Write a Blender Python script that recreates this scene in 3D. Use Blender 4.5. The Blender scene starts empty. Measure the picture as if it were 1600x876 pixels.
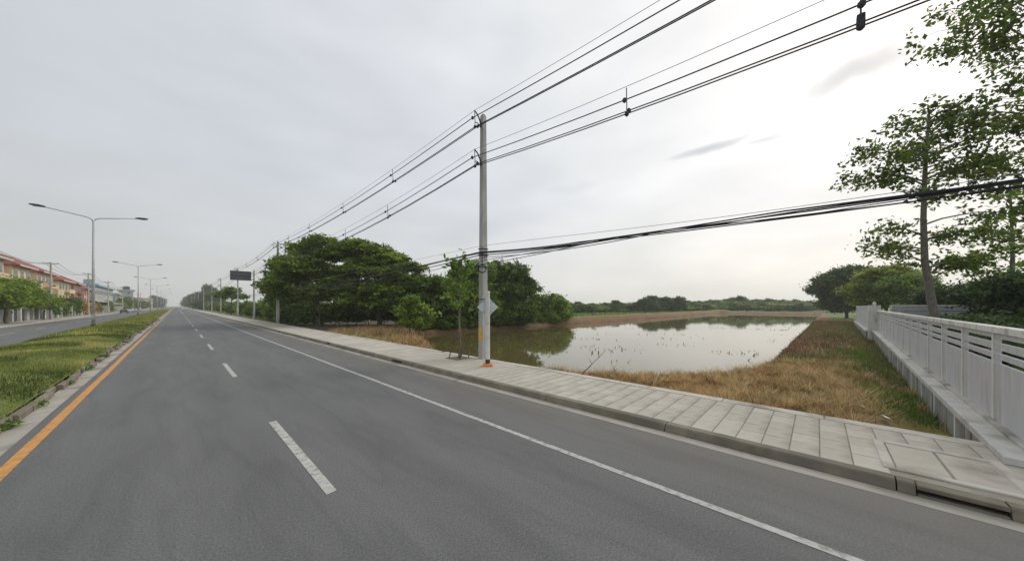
import bpy, math, random
import numpy as np
from mathutils import Vector, Matrix
random.seed(7); RNG = np.random.default_rng(7)
SC = bpy.context.scene
COL = SC.collection
R = math.radians

# ------------------------------------------------------------------ camera
cam_d = bpy.data.cameras.new("camera"); cam = bpy.data.objects.new("camera", cam_d); COL.objects.link(cam)
cam.location = (0, 0, 2.6); cam.rotation_euler = (R(90), 0, -R(46.34))
cam_d.sensor_width = 36; cam_d.lens = 11.273; cam_d.shift_y = 0.025
cam_d.clip_start = 0.1; cam_d.clip_end = 9000
SC.camera = cam

# ------------------------------------------------------------------ sky and sun
SUN_AZ = math.atan2(1.70, -0.35)        # from +Y towards +X
SUN_EL = R(36)
SUN_DIR = Vector((math.sin(SUN_AZ)*math.cos(SUN_EL), math.cos(SUN_AZ)*math.cos(SUN_EL), math.sin(SUN_EL)))
world = bpy.data.worlds.new("World"); SC.world = world; world.use_nodes = True
nt = world.node_tree; nt.nodes.clear()
def wn(t, **k):
    n = nt.nodes.new(t)
    for a, b in k.items(): setattr(n, a, b)
    return n
W_out = wn('ShaderNodeOutputWorld'); tc = wn('ShaderNodeTexCoord')
sky = wn('ShaderNodeTexSky'); sky.sky_type = 'NISHITA'; sky.sun_disc = False
sky.sun_elevation = SUN_EL; sky.sun_rotation = SUN_AZ; sky.dust_density = 4; sky.air_density = 1.2
bg1 = wn('ShaderNodeBackground'); bg1.inputs[1].default_value = 0.1
nt.links.new(sky.outputs[0], bg1.inputs[0])
def wdot(v):
    n = wn('ShaderNodeVectorMath', operation='DOT_PRODUCT'); n.inputs[1].default_value = tuple(v)
    nt.links.new(tc.outputs['Generated'], n.inputs[0]); return n.outputs['Value']
def wmath(op, a, b=None, clamp=False):
    n = wn('ShaderNodeMath', operation=op); n.use_clamp = clamp
    for i, v in enumerate((a, b)):
        if v is None: continue
        if isinstance(v, (int, float)): n.inputs[i].default_value = v
        else: nt.links.new(v, n.inputs[i])
    return n.outputs[0]
def wramp(fac, stops):
    n = wn('ShaderNodeValToRGB'); cr = n.color_ramp
    while len(cr.elements) < len(stops): cr.elements.new(0.5)
    for e, (p, c) in zip(cr.elements, stops): e.position = p; e.color = (*c, 1)
    nt.links.new(fac, n.inputs[0]); return n.outputs[0]
glow = wmath('ADD', wmath('MULTIPLY', wdot(SUN_DIR), 0.5), 0.5)
nz = wn('ShaderNodeTexNoise'); nz.inputs['Scale'].default_value = 2.2; nz.inputs['Detail'].default_value = 5; nz.inputs['Roughness'].default_value = .5
mp = wn('ShaderNodeMapping'); mp.inputs['Scale'].default_value = (1, 1, 2.9)
nt.links.new(tc.outputs['Generated'], mp.inputs[0]); nt.links.new(mp.outputs[0], nz.inputs[0])
gl2 = wmath('ADD', glow, wmath('MULTIPLY', wmath('SUBTRACT', nz.outputs[0], 0.5), 0.20), True)
cloud = wramp(gl2, [(0.0, (.485, .51, .545)), (0.35, (.51, .537, .57)), (0.60, (.575, .605, .645)), (0.78, (.66, .68, .715)),
                    (0.88, (.74, .755, .77)), (0.955, (.83, .83, .835)), (1.0, (.92, .915, .91))])
nzb = wn('ShaderNodeTexNoise'); nzb.inputs['Scale'].default_value = 4.5; nzb.inputs['Detail'].default_value = 6; nzb.inputs['Roughness'].default_value = .45; nt.links.new(mp.outputs[0], nzb.inputs[0])
vv = wmath('ADD', 1.0, wmath('MULTIPLY', wmath('SUBTRACT', nzb.outputs[0], 0.5), 0.20)); hsv = wn('ShaderNodeHueSaturation'); nt.links.new(vv, hsv.inputs['Value']); nt.links.new(cloud, hsv.inputs['Color']); cloud = hsv.outputs[0]
# warm pale band low over the horizon
el = wn('ShaderNodeSeparateXYZ'); nt.links.new(tc.outputs['Generated'], el.inputs[0])
hz = wmath('SUBTRACT', 1.0, wmath('MULTIPLY', wmath('ABSOLUTE', el.outputs[2]), 3.2), True)
mixh = wn('ShaderNodeMixRGB', blend_type='MULTIPLY'); mixh.inputs[2].default_value = (1.045, 1.0, .92, 1)
nt.links.new(hz, mixh.inputs[0]); nt.links.new(cloud, mixh.inputs[1])
# a few darker wisps of cloud
def cam_dir(px, py):
    lat, up = (px-800)/501, (478-py)/501; th = R(46.34)
    return Vector((lat*math.cos(th)+math.sin(th), -lat*math.sin(th)+math.cos(th), up)).normalized()
col = mixh.outputs[0]
for (p0, p1, wdt, dark) in (((1262, 150), (1450, 62), .036, .34), ((1058, 248), (1165, 213), .013, .30), ((1165, 226), (1225, 212), .009, .2),
                            ((655, 385), (800, 345), .045, .05), ((770, 60), (830, 70), .07, .035), ((860, 300), (930, 285), .02, .05)):
    a, b = cam_dir(*p0), cam_dir(*p1); c = (a+b).normalized(); u = (b-a).normalized(); v = c.cross(u).normalized()
    hl = (b-a).length*.75
    nn = wn('ShaderNodeTexNoise'); nn.inputs['Scale'].default_value = 9; nn.inputs['Detail'].default_value = 4
    nt.links.new(tc.outputs['Generated'], nn.inputs[0])
    wob = wmath('MULTIPLY', wmath('SUBTRACT', nn.outputs[0], .5), 2.2)
    e1 = wmath('POWER', wmath('ABSOLUTE', wmath('DIVIDE', wmath('SUBTRACT', wdot(u), c.dot(u)), hl)), 2)
    e2 = wmath('POWER', wmath('ABSOLUTE', wmath('ADD', wmath('DIVIDE', wdot(v), wdt), wob)), 2)
    front = wmath('GREATER_THAN', wdot(c), 0.5)
    m = wmath('MULTIPLY', wmath('SUBTRACT', 1.0, wmath('ADD', e1, e2), True), front)
    m = wmath('MULTIPLY', wmath('POWER', m, 1.3), dark)
    mx = wn('ShaderNodeMixRGB', blend_type='MIX'); mx.inputs[2].default_value = (.33, .37, .42, 1)
    nt.links.new(wmath('MULTIPLY', m, 2.0, True), mx.inputs[0]); nt.links.new(col, mx.inputs[1]); col = mx.outputs[0]
bg2 = wn('ShaderNodeBackground'); bg2.inputs[1].default_value = 1.0; nt.links.new(col, bg2.inputs[0])
mixs = wn('ShaderNodeMixShader'); mixs.inputs[0].default_value = 0.94
nt.links.new(bg1.outputs[0], mixs.inputs[1]); nt.links.new(bg2.outputs[0], mixs.inputs[2]); nt.links.new(mixs.outputs[0], W_out.inputs[0])
sd = bpy.data.lights.new("sun", 'SUN'); sd.energy = 1.3; sd.angle = R(22); sd.color = (1, .95, .87)
so = bpy.data.objects.new("sun", sd); COL.objects.link(so); so.rotation_euler = (-SUN_DIR).to_track_quat('-Z', 'Y').to_euler()
SC.view_settings.view_transform = 'Standard'; SC.view_settings.look = 'None'; SC.view_settings.exposure = 0.2; SC.view_settings.gamma = 1
SC.cycles.max_bounces = 6; SC.cycles.transparent_max_bounces = 8; SC.cycles.volume_bounces = 1

# ------------------------------------------------------------------ materials
def mat(name, c1, c2=None, scale=4.0, rough=.8, bump=0.0, bscale=None, island=0.0, spec=.3, trans=0.0, stops=None, stretch=None, detail=4, metal=0, attr=None, c3=None, s3=.7):
    m = bpy.data.materials.new(name); m.use_nodes = True; n = m.node_tree; L = n.links
    b = n.nodes['Principled BSDF']; out = n.nodes['Material Output']
    b.inputs['Roughness'].default_value = rough; b.inputs['Specular IOR Level'].default_value = spec; b.inputs['Metallic'].default_value = metal
    t = n.nodes.new('ShaderNodeTexCoord'); src = t.outputs['Object']
    if stretch:
        g = n.nodes.new('ShaderNodeMapping'); g.inputs['Scale'].default_value = stretch; L.new(src, g.inputs[0]); src = g.outputs[0]
    z = n.nodes.new('ShaderNodeTexNoise'); z.inputs['Scale'].default_value = scale; z.inputs['Detail'].default_value = detail; z.inputs['Roughness'].default_value = .6
    L.new(src, z.inputs[0]); c2 = c2 or c1
    r = n.nodes.new('ShaderNodeValToRGB'); r.color_ramp.elements[0].position = .32; r.color_ramp.elements[1].position = .68
    r.color_ramp.elements[0].color = (*c1, 1); r.color_ramp.elements[1].color = (*c2, 1)
    L.new(z.outputs[0], r.inputs[0]); colr = r.outputs[0]
    if attr:
        a = n.nodes.new('ShaderNodeAttribute'); a.attribute_name = attr
        x = n.nodes.new('ShaderNodeMixRGB'); x.blend_type = 'MULTIPLY'; x.inputs[0].default_value = 1; L.new(a.outputs[0], x.inputs[1]); L.new(colr, x.inputs[2]); colr = x.outputs[0]
    if c3:
        z3 = n.nodes.new('ShaderNodeTexNoise'); z3.inputs['Scale'].default_value = s3; z3.inputs['Detail'].default_value = 5; L.new(src, z3.inputs[0])
        r3 = n.nodes.new('ShaderNodeMapRange'); r3.inputs[1].default_value = .5; r3.inputs[2].default_value = .68; L.new(z3.outputs[0], r3.inputs[0])
        x = n.nodes.new('ShaderNodeMixRGB'); x.inputs[2].default_value = (*c3, 1); L.new(r3.outputs[0], x.inputs[0]); L.new(colr, x.inputs[1]); colr = x.outputs[0]
    if island:
        g = n.nodes.new('ShaderNodeNewGeometry'); h = n.nodes.new('ShaderNodeHueSaturation')
        mr = n.nodes.new('ShaderNodeMapRange'); mr.inputs[3].default_value = 1-island; mr.inputs[4].default_value = 1+island*1.3
        L.new(g.outputs['Random Per Island'], mr.inputs[0]); L.new(mr.outputs[0], h.inputs['Value']); L.new(colr, h.inputs['Color'])
        mr2 = n.nodes.new('ShaderNodeMapRange'); mr2.inputs[3].default_value = .49; mr2.inputs[4].default_value = .515
        ml = n.nodes.new('ShaderNodeMath'); ml.operation = 'FRACT'; mm = n.nodes.new('ShaderNodeMath'); mm.operation = 'MULTIPLY'; mm.inputs[1].default_value = 17.3
        L.new(g.outputs['Random Per Island'], mm.inputs[0]); L.new(mm.outputs[0], ml.inputs[0]); L.new(ml.outputs[0], mr2.inputs[0]); L.new(mr2.outputs[0], h.inputs['Hue'])
        colr = h.outputs[0]
    L.new(colr, b.inputs['Base Color'])
    if bump:
        z2 = n.nodes.new('ShaderNodeTexNoise'); z2.inputs['Scale'].default_value = bscale or scale*6; z2.inputs['Detail'].default_value = 3; L.new(src, z2.inputs[0])
        bp = n.nodes.new('ShaderNodeBump'); bp.inputs['Strength'].default_value = bump; bp.inputs['Distance'].default_value = .02
        L.new(z2.outputs[0], bp.inputs['Height']); L.new(bp.outputs[0], b.inputs['Normal'])
    if trans:
        tr = n.nodes.new('ShaderNodeBsdfTranslucent'); mx = n.nodes.new('ShaderNodeMixShader'); mx.inputs[0].default_value = trans
        L.new(colr, tr.inputs[0]); L.new(b.outputs[0], mx.inputs[1]); L.new(tr.outputs[0], mx.inputs[2]); L.new(mx.outputs[0], out.inputs[0])
    return m
M = {}
M['tile'] = mat('paving_concrete', (.40, .37, .315), (.50, .465, .395), 1.3, .9, .25, 60, c3=(.27, .245, .20), s3=1.1)
M['tile2'] = mat('paving_concrete_pale', (.45, .42, .355), (.53, .495, .42), 2.3, .9, .25, 60, c3=(.37, .345, .31), s3=1.1)
M['joint'] = mat('paving_joint', (.24, .215, .17), (.33, .30, .25), 5, .95)
M['border'] = mat('edge_concrete', (.46, .43, .38), (.54, .51, .45), 3, .9, .2, 40, c3=(.26, .24, .20), s3=1.3)
M['kerb'] = mat('kerb_concrete', (.15, .13, .095), (.26, .23, .18), 2.2, .92, .35, 40, c3=(.15, .135, .11), s3=1.2)
M['gutter'] = mat('gutter_concrete', (.34, .315, .27), (.43, .40, .345), 1.2, .9, .2, 50, c3=(.22, .20, .165), s3=.9)
M['dark'] = mat('dark_void', (.02, .018, .015), (.035, .03, .025), 3, .95)
M['paint'] = mat('white_road_paint', (.40, .40, .37), (.50, .495, .465), 6, .75, .15, 90, c3=(.24, .24, .225), s3=9)
M['yellow'] = mat('yellow_road_paint', (.55, .25, .065), (.63, .31, .09), 5, .75, .15, 90, c3=(.36, .22, .10), s3=8)
M['white_fence'] = mat('fence_white_paint', (.62, .61, .57), (.74, .73, .69), 2.5, .75, .1, 30, c3=(.42, .39, .34), s3=1.3, stretch=(2.5, 2.5, .8))
M['fence_panel'] = mat('fence_grey_panel', (.50, .50, .51), (.57, .57, .58), 1.4, .75, .1, 40, stretch=(3, 3, .6), c3=(.45, .44, .42), s3=1.3)
M['plank'] = mat('retaining_plank_concrete', (.26, .255, .235), (.40, .39, .365), 2.2, .9, .3, 30, stretch=(2, 2, .7), c3=(.13, .12, .10), s3=1.1)
M['ledge'] = mat('ledge_concrete', (.50, .49, .46), (.62, .61, .575), 3, .85, .2, 40, c3=(.36, .35, .32), s3=1.4)
M['pole'] = mat('pole_concrete', (.38, .38, .355), (.50, .50, .47), 3, .85, .15, 40, stretch=(2, 2, .35), c3=(.30, .295, .275), s3=1.6)
M['galv'] = mat('galvanised_steel', (.36, .38, .38), (.45, .47, .47), 6, .5, spec=.5, metal=.2)
M['signback'] = mat('sign_back_aluminium', (.56, .60, .64), (.64, .68, .72), 4, .5)
M['iron'] = mat('dark_iron', (.035, .037, .045), (.06, .06, .07), 8, .6)
M['cable'] = mat('black_cable', (.016, .017, .026), (.025, .026, .036), 2, .5)
M['wire'] = mat('grey_wire', (.22, .22, .25), (.3, .3, .33), 2, .5)
M['whitepaint'] = mat('white_post_paint', (.62, .62, .58), (.72, .72, .68), 5, .6, c3=(.5, .48, .43), s3=2)
M['orange'] = mat('orange_paint', (.70, .24, .05), (.78, .32, .08), 5, .7, c3=(.65, .25, .18), s3=4)
M['plaque'] = mat('yellow_plaque', (.75, .45, .03), (.80, .52, .05), 5, .5, c3=(.6, .34, .05), s3=9)
M['bark'] = mat('bark', (.10, .085, .06), (.17, .15, .115), 7, .9, .6, 20, stretch=(2, 2, .5))
M['bark_grey'] = mat('grey_bark', (.13, .115, .095), (.23, .21, .175), 6, .9, .5, 18, stretch=(2, 2, .6))
M['stake'] = mat('stake_wood', (.09, .065, .045), (.17, .125, .09), 6, .9, .4)
def leafmat(name, a, b, tr=.4, isl=.4, sc=.35): return mat(name, a, b, sc, .55, island=isl, trans=tr, spec=.2, attr='Tint')
M['leaf_rain'] = leafmat('rain_tree_leaf', (.12, .185, .022), (.25, .33, .045))
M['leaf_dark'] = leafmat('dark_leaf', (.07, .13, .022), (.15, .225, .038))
M['leaf_mid'] = leafmat('mid_green_leaf', (.105, .18, .024), (.21, .30, .048))
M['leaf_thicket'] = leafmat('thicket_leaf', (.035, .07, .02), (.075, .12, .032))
M['leaf_light'] = leafmat('light_green_leaf', (0.16, 0.25, 0.035), (0.27, 0.36, 0.06))
M['leaf_yellow'] = leafmat('yellow_green_leaf', (0.17, 0.23, 0.025), (0.32, 0.37, 0.05))
M['leaf_almond'] = leafmat('almond_leaf', (.075, .125, .018), (.155, .21, .032), .45, .4, .6)
M['leaf_far'] = leafmat('distant_leaf', (.05, .095, .028), (.10, .155, .042))
M['leaf_orange'] = leafmat('orange_blossom', (.45, .20, .03), (.6, .32, .05))
M['grass'] = mat('lawn_blades', (.10, .14, .035), (.27, .30, .065), .55, .7, island=.45, trans=.25, c3=(.46, .42, .12), s3=.30)
M['lawn'] = mat('lawn_ground', (.085, .12, .03), (.19, .21, .05), 1.2, .95, .5, 20, c3=(.30, .25, .09), s3=.22)
M['straw'] = mat('dry_straw', (.31, .19, .085), (.56, .39, .20), 1.3, .85, island=.55, trans=.15, c3=(.22, .14, .06), s3=.6)
M['weed'] = mat('green_weed', (.09, .17, .03), (.18, .27, .05), 1.2, .8, island=.35, trans=.25)
M['brownweed'] = mat('brown_weed', (.17, .095, .048), (.34, .20, .11), 1.2, .85, island=.5, trans=.1, c3=(.10, .09, .04), s3=.5)
M['ground'] = mat('ground_soil', (.75, .75, .75), (1.15, 1.12, 1.1), 2.5, .95, .6, 9, attr='Col')
M['litter'] = mat('pale_litter', (.65, .65, .62), (.75, .74, .7), 8, .7)
# asphalt with fine grain, faint wheel tracks and patches
def asphalt(name, base, tint):
    m = mat(name, tuple(c*.90 for c in base), tuple(c*1.08 for c in base), 1.1, .82, .45, 160, stretch=(1, .22, 1), spec=.35)
    n = m.node_tree; L = n.links; b = n.nodes['Principled BSDF']; cur = b.inputs['Base Color'].links[0].from_socket
    t = n.nodes.new('ShaderNodeTexCoord')
    g = n.nodes.new('ShaderNodeTexNoise'); g.inputs['Scale'].default_value = 38; g.inputs['Detail'].default_value = 3; g.inputs['Roughness'].default_value = .8; L.new(t.outputs['Object'], g.inputs[0])
    mr = n.nodes.new('ShaderNodeMapRange'); mr.inputs[1].default_value = .3; mr.inputs[2].default_value = .7; mr.inputs[3].default_value = .60; mr.inputs[4].default_value = 1.42; L.new(g.outputs[0], mr.inputs[0])
    x = n.nodes.new('ShaderNodeMixRGB'); x.blend_type = 'MULTIPLY'; x.inputs[0].default_value = 1; L.new(cur, x.inputs[1]); L.new(mr.outputs[0], x.inputs[2])
    # soil tint washed towards the shoulder
    s = n.nodes.new('ShaderNodeSeparateXYZ'); L.new(t.outputs['Object'], s.inputs[0])
    m2 = n.nodes.new('ShaderNodeMapRange'); m2.inputs[1].default_value = 4.4; m2.inputs[2].default_value = 6.8; m2.inputs[4].default_value = .55; L.new(s.outputs[0], m2.inputs[0])
    y = n.nodes.new('ShaderNodeMixRGB'); y.inputs[2].default_value = (*tint, 1); L.new(m2.outputs[0], y.inputs[0]); L.new(x.outputs[0], y.inputs[1])
    # tyre tracks along each lane
    w = n.nodes.new('ShaderNodeMath'); w.operation = 'MULTIPLY'; w.inputs[1].default_value = 2*math.pi/1.72; L.new(s.outputs[0], w.inputs[0])
    w2 = n.nodes.new('ShaderNodeMath'); w2.operation = 'COSINE'; L.new(w.outputs[0], w2.inputs[0])
    m3 = n.nodes.new('ShaderNodeMapRange'); m3.inputs[1].default_value = -1; m3.inputs[3].default_value = .955; m3.inputs[4].default_value = 1.035; L.new(w2.outputs[0], m3.inputs[0])
    q = n.nodes.new('ShaderNodeMixRGB'); q.blend_type = 'MULTIPLY'; q.inputs[0].default_value = 1; L.new(y.outputs[0], q.inputs[1]); L.new(m3.outputs[0], q.inputs[2])
    # tar-sealed cracks and oil drips
    vo = n.nodes.new('ShaderNodeTexNoise'); vo.inputs['Scale'].default_value = .9; vo.inputs['Detail'].default_value = 7; mpp = n.nodes.new('ShaderNodeMapping'); mpp.inputs['Scale'].default_value = (1.1, .18, 1); L.new(t.outputs['Object'], mpp.inputs[0]); L.new(mpp.outputs[0], vo.inputs[0])
    sb = n.nodes.new('ShaderNodeMath'); sb.operation = 'SUBTRACT'; sb.inputs[1].default_value = .5; L.new(vo.outputs[0], sb.inputs[0]); ab = n.nodes.new('ShaderNodeMath'); ab.operation = 'ABSOLUTE'; L.new(sb.outputs[0], ab.inputs[0])
    m5 = n.nodes.new('ShaderNodeMapRange'); m5.inputs[1].default_value = 0; m5.inputs[2].default_value = .05; m5.inputs[3].default_value = .90; m5.inputs[4].default_value = 1.0; L.new(ab.outputs[0], m5.inputs[0])
    q2 = n.nodes.new('ShaderNodeMixRGB'); q2.blend_type = 'MULTIPLY'; q2.inputs[0].default_value = 1; L.new(q.outputs[0], q2.inputs[1]); L.new(m5.outputs[0], q2.inputs[2])
    sp = n.nodes.new('ShaderNodeTexNoise'); sp.inputs['Scale'].default_value = 2.6; sp.inputs['Detail'].default_value = 5; sp.inputs['Roughness'].default_value = .7; L.new(t.outputs['Object'], sp.inputs[0])
    m6 = n.nodes.new('ShaderNodeMapRange'); m6.inputs[1].default_value = .66; m6.inputs[2].default_value = .74; m6.inputs[3].default_value = 1; m6.inputs[4].default_value = .91; L.new(sp.outputs[0], m6.inputs[0])
    q3 = n.nodes.new('ShaderNodeMixRGB'); q3.blend_type = 'MULTIPLY'; q3.inputs[0].default_value = 1; L.new(q2.outputs[0], q3.inputs[1]); L.new(m6.outputs[0], q3.inputs[2])
    L.new(q3.outputs[0], b.inputs['Base Color'])
    return m
M['asphalt'] = asphalt('asphalt', (.143, .144, .141), (.185, .172, .148))
# pond water
def water_mat():
    m = bpy.data.materials.new('pond_water'); m.use_nodes = True; n = m.node_tree; L = n.links; b = n.nodes['Principled BSDF']
    b.inputs['Base Color'].default_value = (.115, .095, .036, 1); b.inputs['Roughness'].default_value = .035; b.inputs['IOR'].default_value = 1.5
    b.inputs['Specular IOR Level'].default_value = .8
    t = n.nodes.new('ShaderNodeTexCoord')
    z = n.nodes.new('ShaderNodeTexNoise'); z.inputs['Scale'].default_value = 1.3; z.inputs['Detail'].default_value = 3; L.new(t.outputs['Object'], z.inputs[0])
    bp = n.nodes.new('ShaderNodeBump'); bp.inputs['Strength'].default_value = .05; bp.inputs['Distance'].default_value = .04; L.new(z.outputs[0], bp.inputs['Height']); L.new(bp.outputs[0], b.inputs['Normal'])
    return m
M['water'] = water_mat()

# ------------------------------------------------------------------ mesh helpers
def tag(o, label=None, cat=None, group=None, kind=None):
    if label: o['label'] = label
    if cat: o['category'] = cat
    if group: o['group'] = group
    if kind: o['kind'] = kind
    return o
def empty(name, loc, label, cat, group=None, rz=0):
    o = bpy.data.objects.new(name, None); COL.objects.link(o); o.location = loc; o.rotation_euler = (0, 0, rz); o.empty_display_size = .3
    return tag(o, label, cat, group)
def link(name, me, m, parent=None, smooth=False):
    o = bpy.data.objects.new(name, me); COL.objects.link(o)
    if m is not None and not me.materials: me.materials.append(m)
    if parent is not None: o.parent = parent
    if smooth: me.shade_smooth()
    return o
class MB:
    def __init__(s): s.v = []; s.f = []
    def add(s, vs, fs):
        k = len(s.v); s.v += [tuple(p) for p in vs]; s.f += [tuple(k+i for i in f) for f in fs]; return s
    def box(s, x0, x1, y0, y1, z0, z1, bev=0):
        if bev:
            e = bev
            vs = [(x0, y0, z0), (x1, y0, z0), (x1, y1, z0), (x0, y1, z0), (x0, y0, z1-e), (x1, y0, z1-e), (x1, y1, z1-e), (x0, y1, z1-e),
                  (x0+e, y0+e, z1), (x1-e, y0+e, z1), (x1-e, y1-e, z1), (x0+e, y1-e, z1)]
            return s.add(vs, [(3, 2, 1, 0), (0, 1, 5, 4), (1, 2, 6, 5), (2, 3, 7, 6), (3, 0, 4, 7), (4, 5, 9, 8), (5, 6, 10, 9), (6, 7, 11, 10), (7, 4, 8, 11), (8, 9, 10, 11)])
        vs = [(x0, y0, z0), (x1, y0, z0), (x1, y1, z0), (x0, y1, z0), (x0, y0, z1), (x1, y0, z1), (x1, y1, z1), (x0, y1, z1)]
        return s.add(vs, [(3, 2, 1, 0), (4, 5, 6, 7), (0, 1, 5, 4), (1, 2, 6, 5), (2, 3, 7, 6), (3, 0, 4, 7)])
    def tube(s, pts, rad, n=6, cap=True):
        pts = [Vector(p) for p in pts]
        if isinstance(rad, (int, float)): rad = [rad]*len(pts)
        base = len(s.v)
        for i, p in enumerate(pts):
            d = (pts[min(i+1, len(pts)-1)]-pts[max(i-1, 0)]).normalized()
            up = Vector((0, 0, 1)) if abs(d.z) < .9 else Vector((1, 0, 0))
            a = d.cross(up).normalized(); b = d.cross(a)
            for k in range(n):
                t = 2*math.pi*(k+.5)/n; s.v.append(tuple(p + a*math.cos(t)*rad[i] + b*math.sin(t)*rad[i]))
        for i in range(len(pts)-1):
            for k in range(n):
                k2 = (k+1) % n; s.f.append((base+i*n+k, base+i*n+k2, base+(i+1)*n+k2, base+(i+1)*n+k))
        if cap:
            s.f.append(tuple(base+k for k in range(n))[::-1]); e = base+(len(pts)-1)*n; s.f.append(tuple(e+k for k in range(n)))
        return s
    def prism(s, poly, axis, a0, a1):
        n = len(poly)
        def P(u, v, a): return (a, u, v) if axis == 'x' else ((u, a, v) if axis == 'y' else (u, v, a))
        vs = [P(u, v, a0) for u, v in poly]+[P(u, v, a1) for u, v in poly]
        return s.add(vs, [tuple(range(n))[::-1], tuple(range(n, 2*n))]+[(i, (i+1) % n, n+(i+1) % n, n+i) for i in range(n)])
    def mesh(s, name='mesh'):
        me = bpy.data.meshes.new(name); me.from_pydata(s.v, [], s.f); me.validate(); me.update(); return me
    def build(s, name, m, parent=None, smooth=False): return link(name, s.mesh(name), m, parent, smooth)
def np_mesh(name, V, F, k):
    """V (n,3), F (m,k)"""
    me = bpy.data.meshes.new(name); me.vertices.add(len(V)); me.vertices.foreach_set('co', V.astype(np.float32).ravel())
    me.loops.add(F.size); me.loops.foreach_set('vertex_index', F.astype(np.int32).ravel())
    me.polygons.add(len(F)); me.polygons.foreach_set('loop_start', np.arange(0, F.size, k, dtype=np.int32))
    me.update(); return me
def grid(name, xs, ys, zf, m, parent=None, colf=None, smooth=True):
    X, Y = np.meshgrid(xs, ys); Z = zf(X, Y); V = np.stack([X, Y, Z], -1).reshape(-1, 3); nx, ny = len(xs), len(ys)
    i = (np.arange(ny-1)[:, None]*nx+np.arange(nx-1)[None]).ravel(); F = np.stack([i, i+1, i+nx+1, i+nx], -1)
    me = np_mesh(name, V, F, 4)
    if colf:
        c = colf(X, Y, Z).reshape(-1, 3); a = me.color_attributes.new('Col', 'FLOAT_COLOR', 'POINT')
        a.data.foreach_set('color', np.concatenate([c, np.ones((len(c), 1))], 1).astype(np.float32).ravel())
    return link(name, me, m, parent, smooth)
def vnoise(X, Y, s, seed=0):
    r = np.random.default_rng(seed); T = r.random((64, 64)); x = X/s+1000; y = Y/s+1000
    xi = np.floor(x).astype(int); yi = np.floor(y).astype(int); fx = x-xi; fy = y-yi; fx = fx*fx*(3-2*fx); fy = fy*fy*(3-2*fy)
    g = lambda a, b: T[a % 64, b % 64]
    return (g(xi, yi)*(1-fx)+g(xi+1, yi)*fx)*(1-fy)+(g(xi, yi+1)*(1-fx)+g(xi+1, yi+1)*fx)*fy
def copy_tree(o, parent=None):
    c = o.copy(); COL.objects.link(c)
    if parent is not None: c.parent = parent
    for ch in list(o.children): copy_tree(ch, c)
    return c

# ------------------------------------------------------------------ terrain
POND = np.array([(11.0, 18.5), (11.0, 8.8), (12.3, 7.6), (13.5, 6.5), (14.6, 5.0), (16.5, 3.4), (19.8, 2.4), (26.8, 2.0), (43, 1.8), (68, 1.2), (168, -.3), (182, -.4),
                 (182, 34), (60, 34), (19.5, 34), (17, 29), (14, 21.5), (12, 20)], float)
def pond_sd(X, Y):
    d = np.full(X.shape, 1e9); ins = np.zeros(X.shape, bool); n = len(POND)
    for i in range(n):
        a, b = POND[i], POND[(i+1) % n]; e = b-a; t = np.clip(((X-a[0])*e[0]+(Y-a[1])*e[1])/(e@e), 0, 1)
        d = np.minimum(d, np.hypot(X-a[0]-t*e[0], Y-a[1]-t*e[1]))
        c = ((a[1] > Y) != (b[1] > Y)); xx = (b[0]-a[0])*(Y-a[1])/((b[1]-a[1]) if b[1] != a[1] else 1e-9)+a[0]; ins ^= c & (X < xx)
    return np.where(ins, -d, d)
def sstep(a, b, x): t = np.clip((x-a)/float(b-a), 0, 1); return t*t*(3-2*t)
def ground_z(X, Y):
    d = pond_sd(X, Y) + (vnoise(X, Y, .9, 3)-.5)*.5
    land = -.14 - .16*sstep(12, 25, X) + (vnoise(X, Y, 1.3, 1)-.5)*.16*sstep(10.2, 11.5, X) + (vnoise(X, Y, .45, 2)-.5)*.07*sstep(10.2, 11.5, X)
    bank = sstep(30, 33, Y)*sstep(30, 60, X)*sstep(0, 2.0, d)*(1-sstep(5, 9, d))*(.55+.35*vnoise(X, Y, 3, 8)) + sstep(178, 181, X)*sstep(0, 2, d)*(1-sstep(5, 10, d))*.5
    z = np.where(d > 0, -.85+(land+bank+.85)*sstep(-.1, 1.0, d), -.85-.5*sstep(0, 1.5, -d))
    z = z-.42*(X > 10.1)*(Y < 0)*sstep(1.6, .55, Y-(-2.6-.045*(X-11.4)))*(Y > -8)
    z = np.where(X < 10.1, -.08, z)
    return np.where((X >= 10.1) & (X < 10.4), np.maximum(z, -.3), z)
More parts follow.
